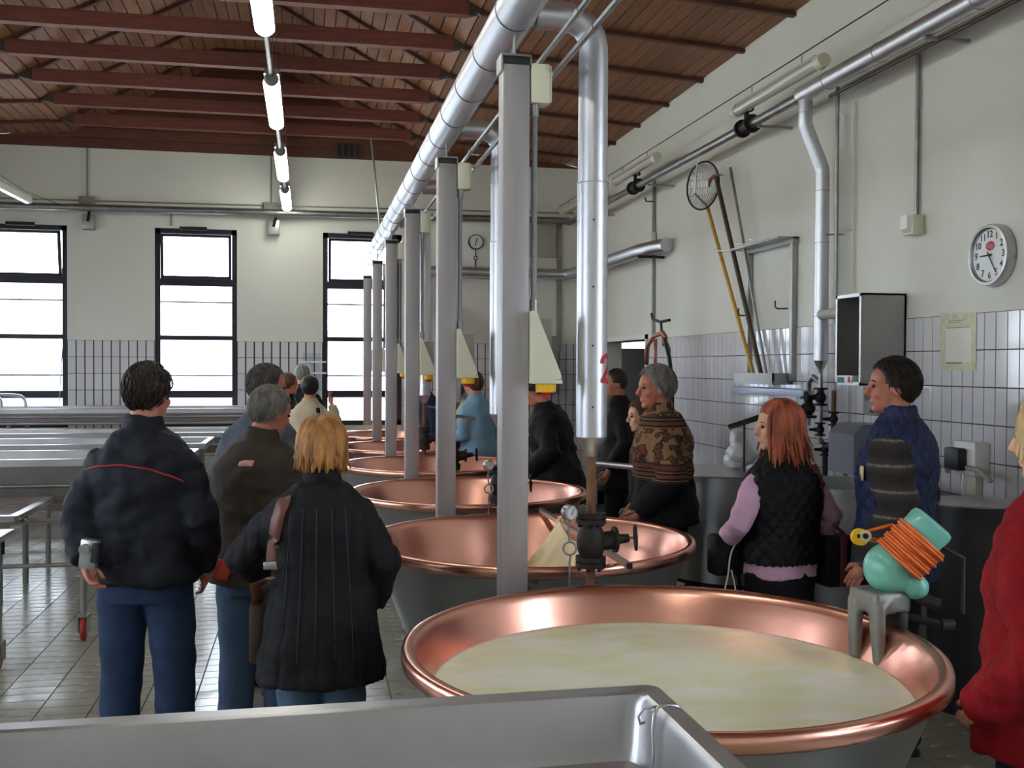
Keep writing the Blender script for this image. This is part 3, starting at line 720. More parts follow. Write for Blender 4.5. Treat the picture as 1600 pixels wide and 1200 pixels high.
# ------------------------------------------------------------------ right wall: pipes, lamps, rack, cabinet, clock
PXr, PZr = 3.30, 3.555
t = thing('wall_pipe', 'long steel pipe along the right wall below the unlit lamps', 'pipe', (PXr, 8, PZr))
a = MB(); a.cyl((PXr, -1, PZr), (PXr, 6.47, PZr), .058, n=24); part(t, 'clad_length', a, m_alu, 40)
a = MB(); a.cyl((PXr, 6.47, PZr-.01), (PXr, YB-.35, PZr-.01), .034, n=20); part(t, 'bare_length', a, m_galv, 40)
sm = MB(); sm.torus((0,0,0), .0592, .002, (0,1,0), 28, 5); sme2 = sm.mesh('seam', m_steel_d, True)
for y in (1.5, 3.2, 4.6, 5.5, 6.1): o = bpy.data.objects.new('seam', sme2); col.objects.link(o); o.parent = t; o.location = (0, y-8, 0)
for k, y in enumerate((7.35, 10.05)):
    a = MB(); a.cyl((PXr, y-.09, PZr-.01), (PXr, y+.09, PZr-.01), .05, n=14); a.cyl((PXr, y-.1, PZr-.01), (PXr, y-.075, PZr-.01), .07, n=14); a.cyl((PXr, y+.075, PZr-.01), (PXr, y+.1, PZr-.01), .07, n=14)
    a.cyl((PXr, y, PZr), (PXr-.02, y-.02, PZr+.12), .028, .016, n=10)
    v = part(t, 'valve_body', a, m_iron, 40); a = MB(); a.torus((PXr-.02, y-.02, PZr+.12), .055, .008, (.2,.2,1), 20, 6); a.cyl((PXr-.07, y-.02, PZr+.12), (PXr+.03, y-.02, PZr+.12), .006, n=6); part(v, 'handwheel', a, m_iron, 40)
for y in (5.02, 7.1, 9.6, 11.6):
    a = MB(); a.box((PXr-.03, y-.012, PZr-.078), (XW-.006, y+.012, PZr-.06)); part(t, 'bracket', a, m_steel_d)
# dark runner just under the clad length
a = MB(); a.cyl((PXr+.06, -1, PZr-.075), (PXr+.06, 6.2, PZr-.075), .012, n=8); part(t, 'dark_runner', a, m_dark)
# offset drop pipe and valve set
YD = 6.42
t = thing('offset_drop_pipe', 'steel drop pipe with an offset bend and valve set on the tiled wall', 'pipe', (3.43, YD, 1.2))
a = MB(); a.tube([(PXr, YD, PZr-.05), (PXr, YD, 3.36), (PXr+.005, YD, 3.33), (3.425, YD-.0, 3.06), (3.43, YD, 3.03), (3.43, YD, 1.75)], .0475, 28); part(t, 'cladding', a, m_alu, 25)
sm = MB(); sm.torus((0,0,0), .0482, .002, (0,0,1), 28, 5); sme3 = sm.mesh('seam', m_steel_d, True)
for z in (2.9, 2.55, 2.05, 3.42): o = part(t, 'seam', sme3, None); o.location = ((3.43 if z < 3 else PXr), YD, z)
a = MB(); a.lathe([(.0475, 1.752), (.017, 1.68), (.017, 1.64), (.001, 1.64)], 24, (3.43, YD, 0)); part(t, 'reducer_cone', a, m_steel, 40)
a = MB(); a.cyl((3.43, YD, 1.66), (3.43, YD, 1.18), .016, n=12)
a.tube([(3.43, YD, 1.60), (3.43, YD+.10, 1.64), (3.43, YD+.16, 1.60), (3.43, YD+.17, 1.50), (3.43, YD+.17, 1.30)], .018, 10); part(t, 'pipework', a, m_galv, 40)
a = MB(); a.tube([(3.43, YD, 1.35), (3.43, YD-.0, 1.22), (3.43, YD-.08, 1.17), (3.43, YD-.17, 1.2), (3.43, YD-.18, 1.55)], .015, 10); part(t, 'bypass', a, m_rust, 40)
a = MB(); a.cyl((3.43, YD-.07, 1.17), (3.43, YD-.07, .55), .019, n=10); part(t, 'down_leg', a, m_rubber, 40)
def globe(c, s_=1.0, wheel=True):
    a = MB(); c = Vector(c); a.ball(c, .042*s_, 14, 10)
    for z in (-.06, .055): a.cyl(c+Vector((0,0,z*s_)), c+Vector((0,0,(z+.015)*s_)), .05*s_, n=14)
    a.cyl(c+Vector((0,0,-.06*s_)), c+Vector((0,0,.06*s_)), .025*s_, n=12); a.cyl(c, c+Vector((-.10*s_, .02, 0)), .024*s_, .012*s_, n=10)
    v = part(t, 'valve_body', a, m_iron, 40)
    if wheel:
        a = MB(); a.torus(c+Vector((-.10*s_, .02, 0)), .042*s_, .007*s_, (1,-.2,0), 18, 6); a.cyl(c+Vector((-.10*s_, .02, -.04*s_)), c+Vector((-.10*s_, .02, .04*s_)), .005, n=6); part(v, 'handwheel', a, m_iron, 40)
globe((3.43, YD, 1.50), .95); globe((3.43, YD+.17, 1.42), 1.15); globe((3.43, YD, 1.28), .7, False); globe((3.43, YD-.18, 1.36), .7, False); globe((3.43, YD-.07, 1.15), .7, False)
# thin riser beside it
a = MB(); a.cyl((3.47, 6.2995, 1.9), (3.47, 6.2995, PZr+.02), .0135, n=10); a.cyl((3.47, 6.30, 2.62), (XW-.006, 6.22, 2.62), .006, n=6); a.cyl((3.43, 6.38, 2.60), (XW-.006, 6.33, 2.60), .006, n=6)
single('thin_riser', a, m_galv, 'thin dark vertical pipe rising beside the offset drop pipe', 'pipe')
a = MB(); a.cyl((XW-.02, 6.19, 2.2), (XW-.02, 6.19, 3.45), .006, n=6)
single('cable_run', a, m_cream, 'thin pale cable clipped upright on the wall above the open cabinet', 'cable')
# wall junction box with its conduit
t = thing('wall_switch_box', 'small grey switch box at the end of a wall conduit, beside the clock', 'switch box', (XW-.05, 5.47, 2.49))
a = MB(); a.box((XW-.08, 5.415, 2.485), (XW-.002, 5.53, 2.60), .008); part(t, 'box', a, m_cream, 40)
a = MB(); a.prism([(XW-.08, 5.43, 2.50), (XW-.08, 5.515, 2.50), (XW-.105, 5.505, 2.52), (XW-.105, 5.44, 2.52)], (0, 0, .08)); part(t, 'hinged_cover', a, m_white, 40)
a = MB(); a.cyl((XW-.02, 5.475, 2.59), (XW-.02, 5.475, 3.55), .013, n=10); part(t, 'conduit', a, m_galv, 40)
# catenary wire and three unlit lamps
a = MB(); a.cyl((3.25, -1, 3.80), (3.25, YB, 3.80), .0045, n=6); single('support_wire', a, m_iron, 'thin taut wire above the unlit wall lamps', 'wire')
m_clear = M('milky_clear_tube', srgb(205,205,192), .18, coat=.3)
def make_wall_lamp(L=1.40):
    t = thing('tube_lamp', '', 'lamp'); a = MB(); a.tube([(0, -L/2+.06, 0), (0, L/2-.06, 0)], .047, 20, flat=.8); part(t, 'diffuser', a, m_clear, 40)
    for s_ in (-1, 1):
        a = MB(); a.cyl((0, s_*(L/2-.07), 0), (0, s_*L/2, 0), .052, .045, n=18); part(t, 'end_cap', a, m_cream, 40)
        a = MB(); a.cyl((0, s_*L*.28, .045), (0, s_*L*.28, .115), .004, n=6); part(t, 'hanger', a, m_galv)
    a = MB(); a.box((-.03, -L/2+.08, .03), (.03, L/2-.08, .05)); part(t, 'tray', a, m_cream_d)
    return t
tl = make_wall_lamp(); tl.location = (3.25, 6.77, 3.675); tl['label'] = 'unlit tube lamp above the valve of the wall pipe'; tl['group'] = 'unlit tube lamps along the right wall'
dup(tl, (3.25, 9.95, 3.69), label='unlit tube lamp above the round wire strainer'); dup(tl, (3.25, 12.2, 3.69), label='unlit tube lamp near the far corner of the tiled hall')
# lower pipe that turns the far corner
t = thing('corner_pipe', 'steel pipe bracketed low on the walls around the far corner', 'pipe', (3.3, 11, 2.8))
a = MB(); a.tube([(XW-.075, 9.6, 2.905), (XW-.085, 9.68, 2.905), (XW-.14, 9.78, 2.90), (XW-.2, 10.1, 2.895), (XW-.2, YB-.38, 2.90), (XW-.24, YB-.2, 2.90), (XW-.4, YB-.14, 2.905), (1.25, YB-.14, 2.91)], .07, 20); part(t, 'pipe', a, m_alu, 40)
a = MB(); a.box((XW-.28, 9.86, 2.80), (XW-.006, 9.90, 2.825)); part(t, 'bracket', a, m_iron)
t = thing('strut_riser', 'thin upright strut with conduit on the wall behind the strainer', 'conduit', (XW-.03, 9.9, 2.0))
a = MB(); a.box((XW-.03, 10.14, 2.0), (XW-.006, 10.18, 3.70)); part(t, 'strut', a, m_galv); a = MB(); a.box((XW-.06, 10.11, 3.0), (XW-.006, 10.21, 3.1), .006); part(t, 'box', a, m_cream)
a = MB(); a.tube([(XW-.01, 10.16, 3.42), (XW-.14, 10.05, 3.40), (XW-.15, 10.05, 3.44)], .008, 6); part(t, 'hook', a, m_iron)
# ---- tool rack with strainer and poles
t = thing('tool_rack', 'steel angle-iron rack frame holding the long poles', 'rack', (XW-.03, 7.4, 1.5))
a = MB(); a.box((XW-.05, 6.98, 2.62), (XW-.006, 7.86, 2.665)); a.box((XW-.17, 6.98, 2.65), (XW-.006, 7.86, 2.665)); part(t, 'top_rail', a, m_steel_d)
for y in (7.02, 7.79): a = MB(); a.box((XW-.045, y-.022, 1.60), (XW-.006, y+.022, 2.62)); part(t, 'upright', a, m_steel_d)
for y, z in ((7.06, 2.14), (7.72, 2.12)):
    a = MB(); a.tube([(XW-.045, y, z), (XW-.11, y+.04, z), (XW-.125, y+.05, z+.015), (XW-.125, y+.05, z+.06)], .006, 6); part(t, 'hook', a, m_iron)
for y in (7.25, 7.5, 7.95):
    a = MB(); a.tube([(XW-.1, y-.12, 2.655), (XW-.24, y, 2.66), (XW-.25, y+.05, 2.68)], .006, 6); part(t, 'peg', a, m_steel)
a = MB(); a.box((XW-.17, 7.05, 1.575), (XW-.006, 7.76, 1.59)); a.box((XW-.17, 7.05, 1.59), (XW-.158, 7.76, 1.66)); a.box((XW-.17, 7.05, 1.59), (XW-.006, 7.06, 1.66)); a.box((XW-.17, 7.75, 1.59), (XW-.006, 7.76, 1.66)); part(t, 'foot_tray', a, m_steel_d)
a = MB(); a.box((XW-.10, 6.72, 1.49), (XW-.04, 7.95, 1.545), .006); single('cable_trunking', a, M('blue_white_plastic', srgb(188,196,222), .3), 'pale bluish plastic trunking under the pole tray', 'trunking')
def pole_between(pb, pt): return on(*pb, X=XW-.09), on(*pt, X=XW-.13)
def pole(name, pb, pt, r, m, lab, cat):
    A = on(*pb, X=XW-.09); B = on(*pt, X=XW-.14); A = B + (A-B)*((B.z-1.595)/(B.z-A.z))
    return A, B
A, B = pole('p', (1178, 588), (1105, 322), .014, None, '', '')
t = thing('wire_strainer', 'round wire strainer basket on a yellow wooden pole leaning in the rack', 'strainer', A)
a = MB(); a.cyl(A, B, .0165, n=10); part(t, 'pole', a, M('yellow_wood', srgb(196,150,60), .5, var=.2, vscale=9), 40)
d = (B-A).normalized(); a = MB(); C = on(1098, 290, X=XW-.20); a.tube([B-d*.05, B, B.lerp(C, .6)+Vector((-.09,0,0)), C+Vector((-.05,0,.2))], .009, 8); part(t, 'ferrule', a, m_steel)
a = MB(); a.torus(C, .205, .008, (1, .35, 0), 40, 8); part(t, 'rim', a, m_iron, True)
nrm = Vector((1, .35, 0)).normalized(); q_ = nrm.to_track_quat('Z', 'Y'); bw_ = MB()
for k in range(-8, 9):
    yv = k/9*.2; hw = math.sqrt(max(0, .2**2 - yv**2)); P = []
    for i in range(13):
        xv = -hw + 2*hw*i/12; P.append(C + q_ @ Vector((yv + .006*math.sin(i*2.1+k), xv, .10*(1-(xv*xv+yv*yv)/.04))))
    bw_.tube(P, .0032, 4)
for k in (-6, -3, 0, 3, 6):
    yv = k/9*.2; hw = math.sqrt(.2**2 - yv**2); bw_.tube([C + q_ @ Vector((-hw+2*hw*i/12, yv, .10*(1-((-hw+2*hw*i/12)**2+yv*yv)/.04))) for i in range(13)], .0032, 4)
part(t, 'wire_basket', bw_, m_steel, True)
A, B = pole('', (1190, 588), (1119, 278), 0, None, '', '')
t = thing('paddle_pole', 'dark wooden pole with a curved wooden paddle head in the rack', 'paddle', A)
a = MB(); a.cyl(A, B, .019, n=10); part(t, 'pole', a, M('dark_wood', srgb(74,56,48), .6, var=.25, vscale=8), 40)
a = MB(); a.tube([B+Vector((0,.16,-.05)), B+Vector((-.02,.08,.0)), B+Vector((-.02,-.02,.015)), B+Vector((-.01,-.10,.01)), B+Vector((0,-.15,-.005))], [.006,.02,.024,.018,.005], 10, flat=.4); part(t, 'paddle_head', a, M('reddish_wood', srgb(140,84,58), .5, var=.2), True)
A, B = pole('', (1198, 588), (1141, 262), 0, None, '', '')
a = MB(); a.cyl(A, B, .0125, n=10); single('steel_pole', a, m_galv, 'plain thin grey metal pole leaning in the rack', 'pole')
# ---- open steel cabinet
t = thing('steel_cabinet', 'open-fronted steel cabinet mounted on the tiled wall', 'cabinet', (3.4, 5.74, 1.59))
x0, x1, y0, y1, z0, z1, th = 3.25, XW-.008, 5.59, 5.89, 1.595, 2.15, .012
a = MB(); a.box((x0, y0, z0), (x1, y0+th, z1)); a.box((x0, y1-th, z0), (x1, y1, z1)); a.box((x0, y0, z1-th), (x1, y1, z1)); a.box((x0, y0, z0), (x1, y1, z0+th)); a.box((x1-th, y0, z0), (x1, y1, z1)); part(t, 'shell', a, m_steel_d)
a = MB()
for p, q in (((y0, z0), (y0+.02, z1)), ((y1-.02, z0), (y1, z1)), ((y0, z1-.02), (y1, z1)), ((y0, z0), (y1, z0+.02))): a.box((x0-.005, p[0], p[1]), (x0+.003, q[0], q[1]))
part(t, 'front_lip', a, m_steel)
a = MB(); a.box((x1-.03, y0+.04, z0+.15), (x1-.014, y1-.04, z1-.05)); part(t, 'mounting_plate', a, m_grey)
a = MB(); a.box((3.28, 5.61, z0+.012), (3.36, 5.66, z0+.17), .006, Euler((0,.12,0))); single('paper_pack', a, m_cream, 'cream packet standing inside the open steel cabinet', 'packet')
t = thing('label_box', 'small white box with teal and red patches on the cabinet floor', 'box', (3.27, 5.78, 1.607))
a = MB(); a.box((3.24, 5.68, 1.607), (3.31, 5.86, 1.655), .003); part(t, 'carton', a, m_white)
a = MB(); a.box((3.238, 5.77, 1.61), (3.242, 5.85, 1.645)); part(t, 'teal_patch', a, M('teal_print', srgb(60,120,130), .5)); a = MB(); a.box((3.238, 5.70, 1.612), (3.242, 5.725, 1.648)); part(t, 'red_patch', a, m_red)
t = thing('control_box', 'small grey control box with a dark screen under the open cabinet', 'control box', (3.45, 5.68, 1.42))
a = MB(); a.box((3.40, 5.56, 1.41), (XW-.008, 5.82, 1.585), .006); part(t, 'housing', a, m_grey)
a = MB(); a.box((3.397, 5.73, 1.50), (3.401, 5.80, 1.575)); part(t, 'screen', a, m_dark)
for y in (5.64, 5.71): a = MB(); a.cyl((3.402, y, 1.44), (3.385, y, 1.44), .013, n=12); part(t, 'knob', a, m_dark)
a = MB(); a.cyl((3.405, 6.37, 2.06), (3.405, 5.895, 2.06), .035, n=14); single('short_duct', a, m_cream_d, 'short grey duct stub between drop pipe and open cabinet', 'duct')
# ---- clock
CY, CZ, CR = 4.781, 2.295, .163
t = thing('wall_clock', 'round silver-rimmed wall clock with a red oval on its white face', 'clock', (XW-.03, CY, CZ-CR))
mC = Matrix(((0,0,-1),(-1,0,0),(0,1,0)))      # dial x -> -Y, y -> +Z, normal -> -X
c0 = Vector((XW-.006, CY, CZ))
a = MB(); a.lathe([(CR-.02, 0), (CR, .0), (CR, .035), (CR-.006, .05), (CR-.02, .052), (CR-.027, .044), (CR-.027, .034)], 56, c0, m=mC); part(t, 'rim', a, m_steel, 40)
a = MB(); a.lathe([(.001, .034), (CR-.025, .034)], 56, c0, m=mC); f_ = part(t, 'face', a, m_white)
def flat(me, cx, cy, z, m, parent, name):
    for v in me.vertices: v.co = c0 + mC @ Vector((cx+v.co.x, cy+v.co.y, z+v.co.z))
    finish(me, m, None); return part(parent, name, me, None)
for k in range(1, 13):
    an = PI/2 - k*PI/6; flat(text_mesh(str(k), .050, .001, bold=.0008), .108*math.cos(an), .108*math.sin(an), .0352, m_dark, f_, 'numeral')
def disc(cx, cy, rx, ry, z, n=28):
    mb = MB(); mb.add([(cx+rx*math.cos(2*PI*i/n), cy+ry*math.sin(2*PI*i/n), z) for i in range(n)], [tuple(range(n))]); mb.v = [tuple(c0 + mC @ Vector(v)) for v in mb.v]; return mb
lo = part(f_, 'red_oval', disc(.005, .048, .036, .025, .0351), m_red); 
a = MB()
for dy in (-.006, .004): 
    a.add([tuple(c0 + mC @ Vector(p)) for p in ((-.018, .046+dy, .0356), (.026, .046+dy, .0356), (.026, .0485+dy, .0356), (-.018, .0485+dy, .0356))], [(0,1,2,3)])
part(f_, 'oval_print', a, m_cream)
def hand(an, L_, wd, z):
    a = MB(); e = Vector((math.cos(an), math.sin(an), 0)); n_ = Vector((-e.y, e.x, 0))
    P = [-e*.02 - n_*wd, e*L_ - n_*wd*.5, e*L_ + n_*wd*.5, -e*.02 + n_*wd]; a.prism([c0 + mC @ (p + Vector((0,0,z))) for p in P], mC @ Vector((0,0,.002))); return a
part(t, 'hour_hand', hand(math.radians(181), .075, .006, .038), m_dark); part(t, 'minute_hand', hand(math.radians(-58), .105, .004, .041), m_dark)
a = MB(); a.lathe([(.001, .047), (CR-.027, .047)], 56, c0, m=mC); part(t, 'glass', a, glass_mat('clock_glass'))
# ---- taped notice
t = thing('notice', 'printed notice in a plastic sleeve taped to the wall tiles', 'notice', (XW-.01, 5.09, 1.69))
X_ = XW-.0085; y0, y1, z0, z1 = 4.925, 5.245, 1.69, 2.01
a = MB(); a.box((X_-.001, y0+.03, z0+.03), (X_, y1-.03, z1-.025)); part(t, 'sheet', a, M('yellowed_paper', srgb(205,202,190), .4, var=.05))
m_tape = M('yellowed_tape', srgb(205,200,158), .35, c2=srgb(176,172,150), vscale=30)
for p, q in (((y0, z0), (y1, z0+.045)), ((y0, z1-.075), (y1, z1)), ((y0, z0+.045), (y0+.04, z1-.075)), ((y1-.045, z0+.045), (y1, z1-.075))): a = MB(); a.box((X_-.002, p[0], p[1]), (X_-.0012, q[0], q[1])); part(t, 'tape_strip', a, m_tape)
a = MB(); a.box((X_-.0026, y0+.055, 1.925), (X_-.0022, y1-.055, 1.931)); part(t, 'printed_line', a, m_grey)
for z, w_ in ((1.965, .05), (1.955, .09)): a = MB(); a.box((X_-.0026, y0+.05+w_, z), (X_-.0022, y1-.08, z+.004)); part(t, 'printed_line', a, m_grey)
a = MB(); a.box((X_-.0026, y0+.12, z0+.038), (X_-.0022, y1-.06, z0+.043)); part(t, 'printed_line', a, m_dark)
# ---- wall socket box with hose
t = thing('socket_box', 'white wall socket box with a black plug front on the tiles', 'socket', (XW-.06, 4.86, 1.11))
a = MB(); a.box((XW-.10, 4.80, 1.13), (XW-.008, 4.98, 1.31), .008); part(t, 'housing', a, m_white)
a = MB(); a.box((XW-.16, 4.86, 1.155), (XW-.10, 4.985, 1.275), .012); part(t, 'plug_front', a, m_dark)
a = MB(); a.cyl((XW-.16, 4.93, 1.155), (XW-.175, 4.93, 1.15), .016, n=12); part(t, 'catch', a, m_steel)
a = MB(); a.box((XW-.05, 4.86, .75), (XW-.012, 4.93, 1.13)); part(t, 'trunking', a, m_cream)
a = MB(); a.tube([(XW-.09, 4.9, 1.13), (XW-.1, 4.9, 1.06), (XW-.1, 4.86, .9), (XW-.08, 4.86, .7)], .01, 8); part(t, 'lead', a, m_white)
a = MB(); a.tube([on(1465, 727, X=3.45), on(1500, 728, X=3.45), on(1530, 735, X=3.44), on(1548, 752, X=3.42)], .014, 8); 
single('grey_hose', a, m_cream_d, 'pale grey hose draped behind the dark lidded barrel', 'hose', smooth=True)
# ---- portable steel tanks along the wall
def tank(name, lab, c, R_, z0, z1, m, wheels=True, lid=None):
    t = thing(name, lab, 'tank', (c[0], c[1], 0))
    a = MB(); a.lathe([(.001, z0+.03), (R_-.03, z0+.03), (R_-.03, z0), (R_, z0), (R_, z1-.02), (R_+.014, z1-.02), (R_+.014, z1), (R_-.012, z1), (R_-.012, z0+.06), (.001, z0+.05)], 44, (c[0], c[1], 0)); part(t, 'shell', a, m, 35)
    if wheels:
        a = MB(); a.lathe([(R_*.6, z0-.03), (R_*.98, z0-.03), (R_*.98, z0), (R_*.6, z0)], 32, (c[0], c[1], 0)); part(t, 'chassis', a, m_iron)
        for q in range(4):
            an = .6 + q*PI/2; p = Vector((c[0]+R_*.72*math.cos(an), c[1]+R_*.72*math.sin(an), .075))
            w_ = MB(); w_.torus(p, .058, .017, (.3, 1, 0), 24, 8); wo = part(t, 'wheel', w_, m_redrub, True); w_ = MB(); w_.cyl(p-Vector((.003,.012,0)), p+Vector((.003,.012,0)), .045, n=18); part(wo, 'hub', w_, m_galv)
            w_ = MB(); w_.box(p+Vector((-.02,-.025,.0)), p+Vector((.02,.025,z0-.075-.03)), .004); part(t, 'caster_fork', w_, m_steel_d)
    if lid:
        a = MB(); a.lathe([(.001, z1+.012), (R_*.8, z1+.012), (R_+.01, z1+.004), (R_+.016, z1-.004)], 44, (c[0], c[1], 0)); part(t, 'lid', a, lid, 35)
    return t
tank('wheeled_tank', 'round steel tank on red wheels against the tiled wall', (2.94, 6.75), .46, .26, .965, m_jacket)
tank('steel_tub', 'round steel tub behind the man in the quilted blue vest', (2.95, 5.22), .36, .02, 1.06, m_jacket, False)
tank('dark_barrel', 'dark barrel with a pale lid below the wall socket', (3.29, 4.58), .215, .0, 1.03, M('dark_barrel_plastic', srgb(44,46,52), .4), False, m_steel)
# plastic bag and scale on the wheeled tank
bb = MB(); bc = Vector((2.98, 6.72, .966)); 
for k in range(6): bb.ball(bc+Vector((random.uniform(-.1,.1), random.uniform(-.1,.1), .07+.03*k)), (.10-.01*k, .10-.01*k, .07), 12, 8)
lidm = MB(); lidm.lathe([(.001, .966), (.47, .966), (.474, .972), (.47, .978), (.001, .984)], 40, (2.94, 6.75, 0)); single('tank_cover', lidm, m_steel, 'flat steel cover on the round wheeled tank', 'lid')
bb = MB(); bc = Vector((2.98, 6.72, .986))
for k in range(6): bb.ball(bc+Vector((.04*math.sin(k*2.2), .05*math.cos(k*1.7), .06+.032*k)), (.10-.01*k, .10-.01*k, .06), 12, 8)
me = fuse(bb, .014, 2)
displace(me, lambda p: .012*noise.noise(p*28))
finish(me, M('white_plastic_bag', srgb(214,216,220), .3), True); o = bpy.data.objects.new('plastic_bag', me); me.transform(Matrix.Translation(-bc)); o.location = bc; col.objects.link(o); tag(o, 'crumpled white plastic bag on the wheeled tank', 'bag')
t = thing('black_tray', 'small black tilted tray leaning on the plastic bag', 'tray', (2.93, 6.52, 1.2)); a = MB(); a.prism([(2.82, 6.55, 1.29), (3.02, 6.50, 1.36), (3.06, 6.56, 1.34), (2.86, 6.62, 1.27)], (.0, .01, .02)); part(t, 'plate', a, m_dark)
a = MB(); a.cyl((2.94, 6.56, .985), (2.94, 6.56, 1.31), .008, n=8); part(t, 'stem', a, m_dark)
# blue hose, low taps
a = MB(); P = [on(x, y, Y=5.6) for x, y in ((1292, 842), (1278, 862), (1270, 885), (1275, 905), (1292, 918))]
hp = [Vector((2.62, 5.02, .80)), Vector((2.56, 5.0, .72)), Vector((2.49, 5.0, .58)), Vector((2.48, 5.0, .46)), Vector((2.52, 5.02, .30)), Vector((2.60, 5.05, .16)), Vector((2.66, 4.95, .03)), Vector((2.55, 4.8, .013)), Vector((2.4, 4.75, .013)), Vector((2.3, 4.95, .013))]
def smooth_path(P, n=6):
    out = []; k = len(P)
    for i in range(k-1):
        p0, p1, p2, p3 = P[max(0,i-1)], P[i], P[i+1], P[min(k-1,i+2)]
        for j in range(n):
            t_ = j/n; out.append(.5*((2*p1)+(p2-p0)*t_+(2*p0-5*p1+4*p2-p3)*t_*t_+(3*p1-p0-3*p2+p3)*t_**3))
    out.append(P[-1]); return out
a.tube(smooth_path(hp), .012, 8); single('blue_hose', a, M('blue_rubber', srgb(38,84,150), .4), 'blue rubber hose looping down to the floor by the steel tub', 'hose', smooth=True)
t = thing('drain_tap', 'steel drain tap with rusty joint low on the steel tub', 'tap', (2.58, 5.10, .45))
a = MB(); a.cyl((2.64, 5.1, .52), (2.50, 5.06, .52), .022, n=12); a.tube([(2.50, 5.06, .52), (2.44, 5.04, .51), (2.42, 5.03, .48)], [.022,.02,.018], 12); part(t, 'spout', a, m_steel, True)
a = MB(); a.cyl((2.54, 5.07, .52), (2.54, 5.05, .58), .01, n=8); a.box((2.49, 5.035, .575), (2.59, 5.06, .59)); part(t, 'lever', a, m_rust)
# folded grey chair-like rack behind the tub
t = thing('grey_hood', 'grey plastic hood standing by the wall behind the steel tub', 'hood', (3.3, 5.75, .9))
a = MB(); a.prism([(3.2, 5.58, 1.06), (3.2, 5.58, 1.30), (3.26, 5.58, 1.36), (3.45, 5.58, 1.36), (3.45, 5.58, 1.06)], (0, .3, 0)); part(t, 'shell', a, M('blue_grey_plastic', srgb(112,116,128), .4))
for y in (5.6, 5.86): a = MB(); a.cyl((3.3, y, 0), (3.3, y, 1.06), .015, n=8); part(t, 'leg', a, m_galv)
# copper-and-black apparatus by the door
t = thing('burner_stand', 'black stand with copper-coloured arms beside the dark doorway', 'apparatus', (3.2, 9.6, 0))
P = lambda x, y: on(x, y, X=3.2)
a = MB(); a.tube([P(1050, 600), P(1046, 560), P(1036, 520)], .02, 8); a.tube([Vector((3.2, P(1050,600).y, 0)), P(1050, 600)], .022, 8); part(t, 'stand', a, m_dark)
a = MB(); a.tube([P(1034, 520), P(1033, 504)], .012, 8); a.tube([P(1018, 490), P(1020, 499), P(1032, 503), P(1046, 500)], .014, 8); part(t, 'top_handle', a, m_dark)
m_cu2 = M('pinkish_copper', srgb(176,116,92), .4, .6)
a = MB(); a.tube([P(1010, 570), P(1012, 540), P(1022, 525), P(1036, 520), P(1040, 528)], .022, 10); a.tube([P(1024, 575), P(1024, 530)], .018, 8); a.tube([P(1038, 540), P(1036, 524)], .02, 8); part(t, 'copper_arm', a, m_cu2, True)
a = MB(); a.tube([P(1040, 528), P(1047, 545), P(1046, 570)], .006, 6); part(t, 'cable', a, m_dark)
a = MB(); a.lathe([(.001, 0), (.22, 0), (.22, .02), (.05, .05), (.001, .05)], 24, (3.2, P(1050,600).y, 0)); part(t, 'foot', a, m_iron)

# lit tube lamp inside the dark passage behind the doorway
q = on(985, 539, Y=13.4); t = thing('passage_lamp', 'lit tube lamp seen through the dark doorway', 'lamp', q)
a = MB(); a.box(q+Vector((-.22, -.03, -.045)), q+Vector((.22, .03, .045)), .01); part(t, 'lit_tube', a, M('passage_tube', (1,1,1), .3, emit=((1,1,1), 3.0)))
a = MB(); a.box(q+Vector((-.2, -.02, .045)), q+Vector((.2, .02, .075))); part(t, 'tray', a, m_grey)
for dy in (-.15, .15): a = MB(); a.cyl(q+Vector((dy,0,.07)), Vector((q.x+dy, q.y, 2.59)), .004, n=6); part(t, 'suspension', a, m_galv)
# ------------------------------------------------------------------ hanging lamp row
m_lamp = M('lit_diffuser', (1, 1, 1), .3, emit=((.97, 1, .90), 22.0))
LX, LZ = -.235, 3.62
def make_lamp(L=1.36):
    t = thing('hanging_lamp', '', 'lamp')
    a = MB(); a.tube([(0, -L/2+.03, 0), (0, -L/2+.07, 0), (0, L/2-.07, 0), (0, L/2-.03, 0)], [.042, .056, .056, .042], 20, flat=.75); part(t, 'lit_tube', a, m_lamp, 40)
    for s_ in (-1, 1): a = MB(); a.cyl((0, s_*(L/2-.03), .015), (0, s_*L/2, .015), .05, .035, n=16); part(t, 'end_cap', a, m_grey, 40)
    a = MB(); a.box((-.05, -L/2+.03, .05), (.05, L/2-.03, .085)); part(t, 'reflector_tray', a, m_grey)
    for s_ in (-1, 1): a = MB(); a.cyl((0, s_*L*.3, .08), (0, s_*L*.3, .84), .003, n=5); part(t, 'suspension', a, m_galv)
    return t
hl = make_lamp()
for i, (y, lab) in enumerate(((5.42, 'lit tube lamp farthest from the back wall in the hanging row'), (7.78, 'lit tube lamp, second of the hanging row from the back wall but one'), (10.14, 'lit tube lamp, second of the hanging row from the back wall'), (12.18, 'lit tube lamp of the hanging row closest to the back wall'))):
    o = hl if i == 0 else dup(hl)
    o.location = (LX, y, LZ); o['label'] = ['lit tube lamp of the hanging row, farthest from the back wall', 'lit tube lamp of the hanging row, third from the back wall', 'lit tube lamp of the hanging row, second from the back wall', 'lit tube lamp of the hanging row, closest to the back wall'][i]; o['group'] = 'lit tube lamps in a hanging row'
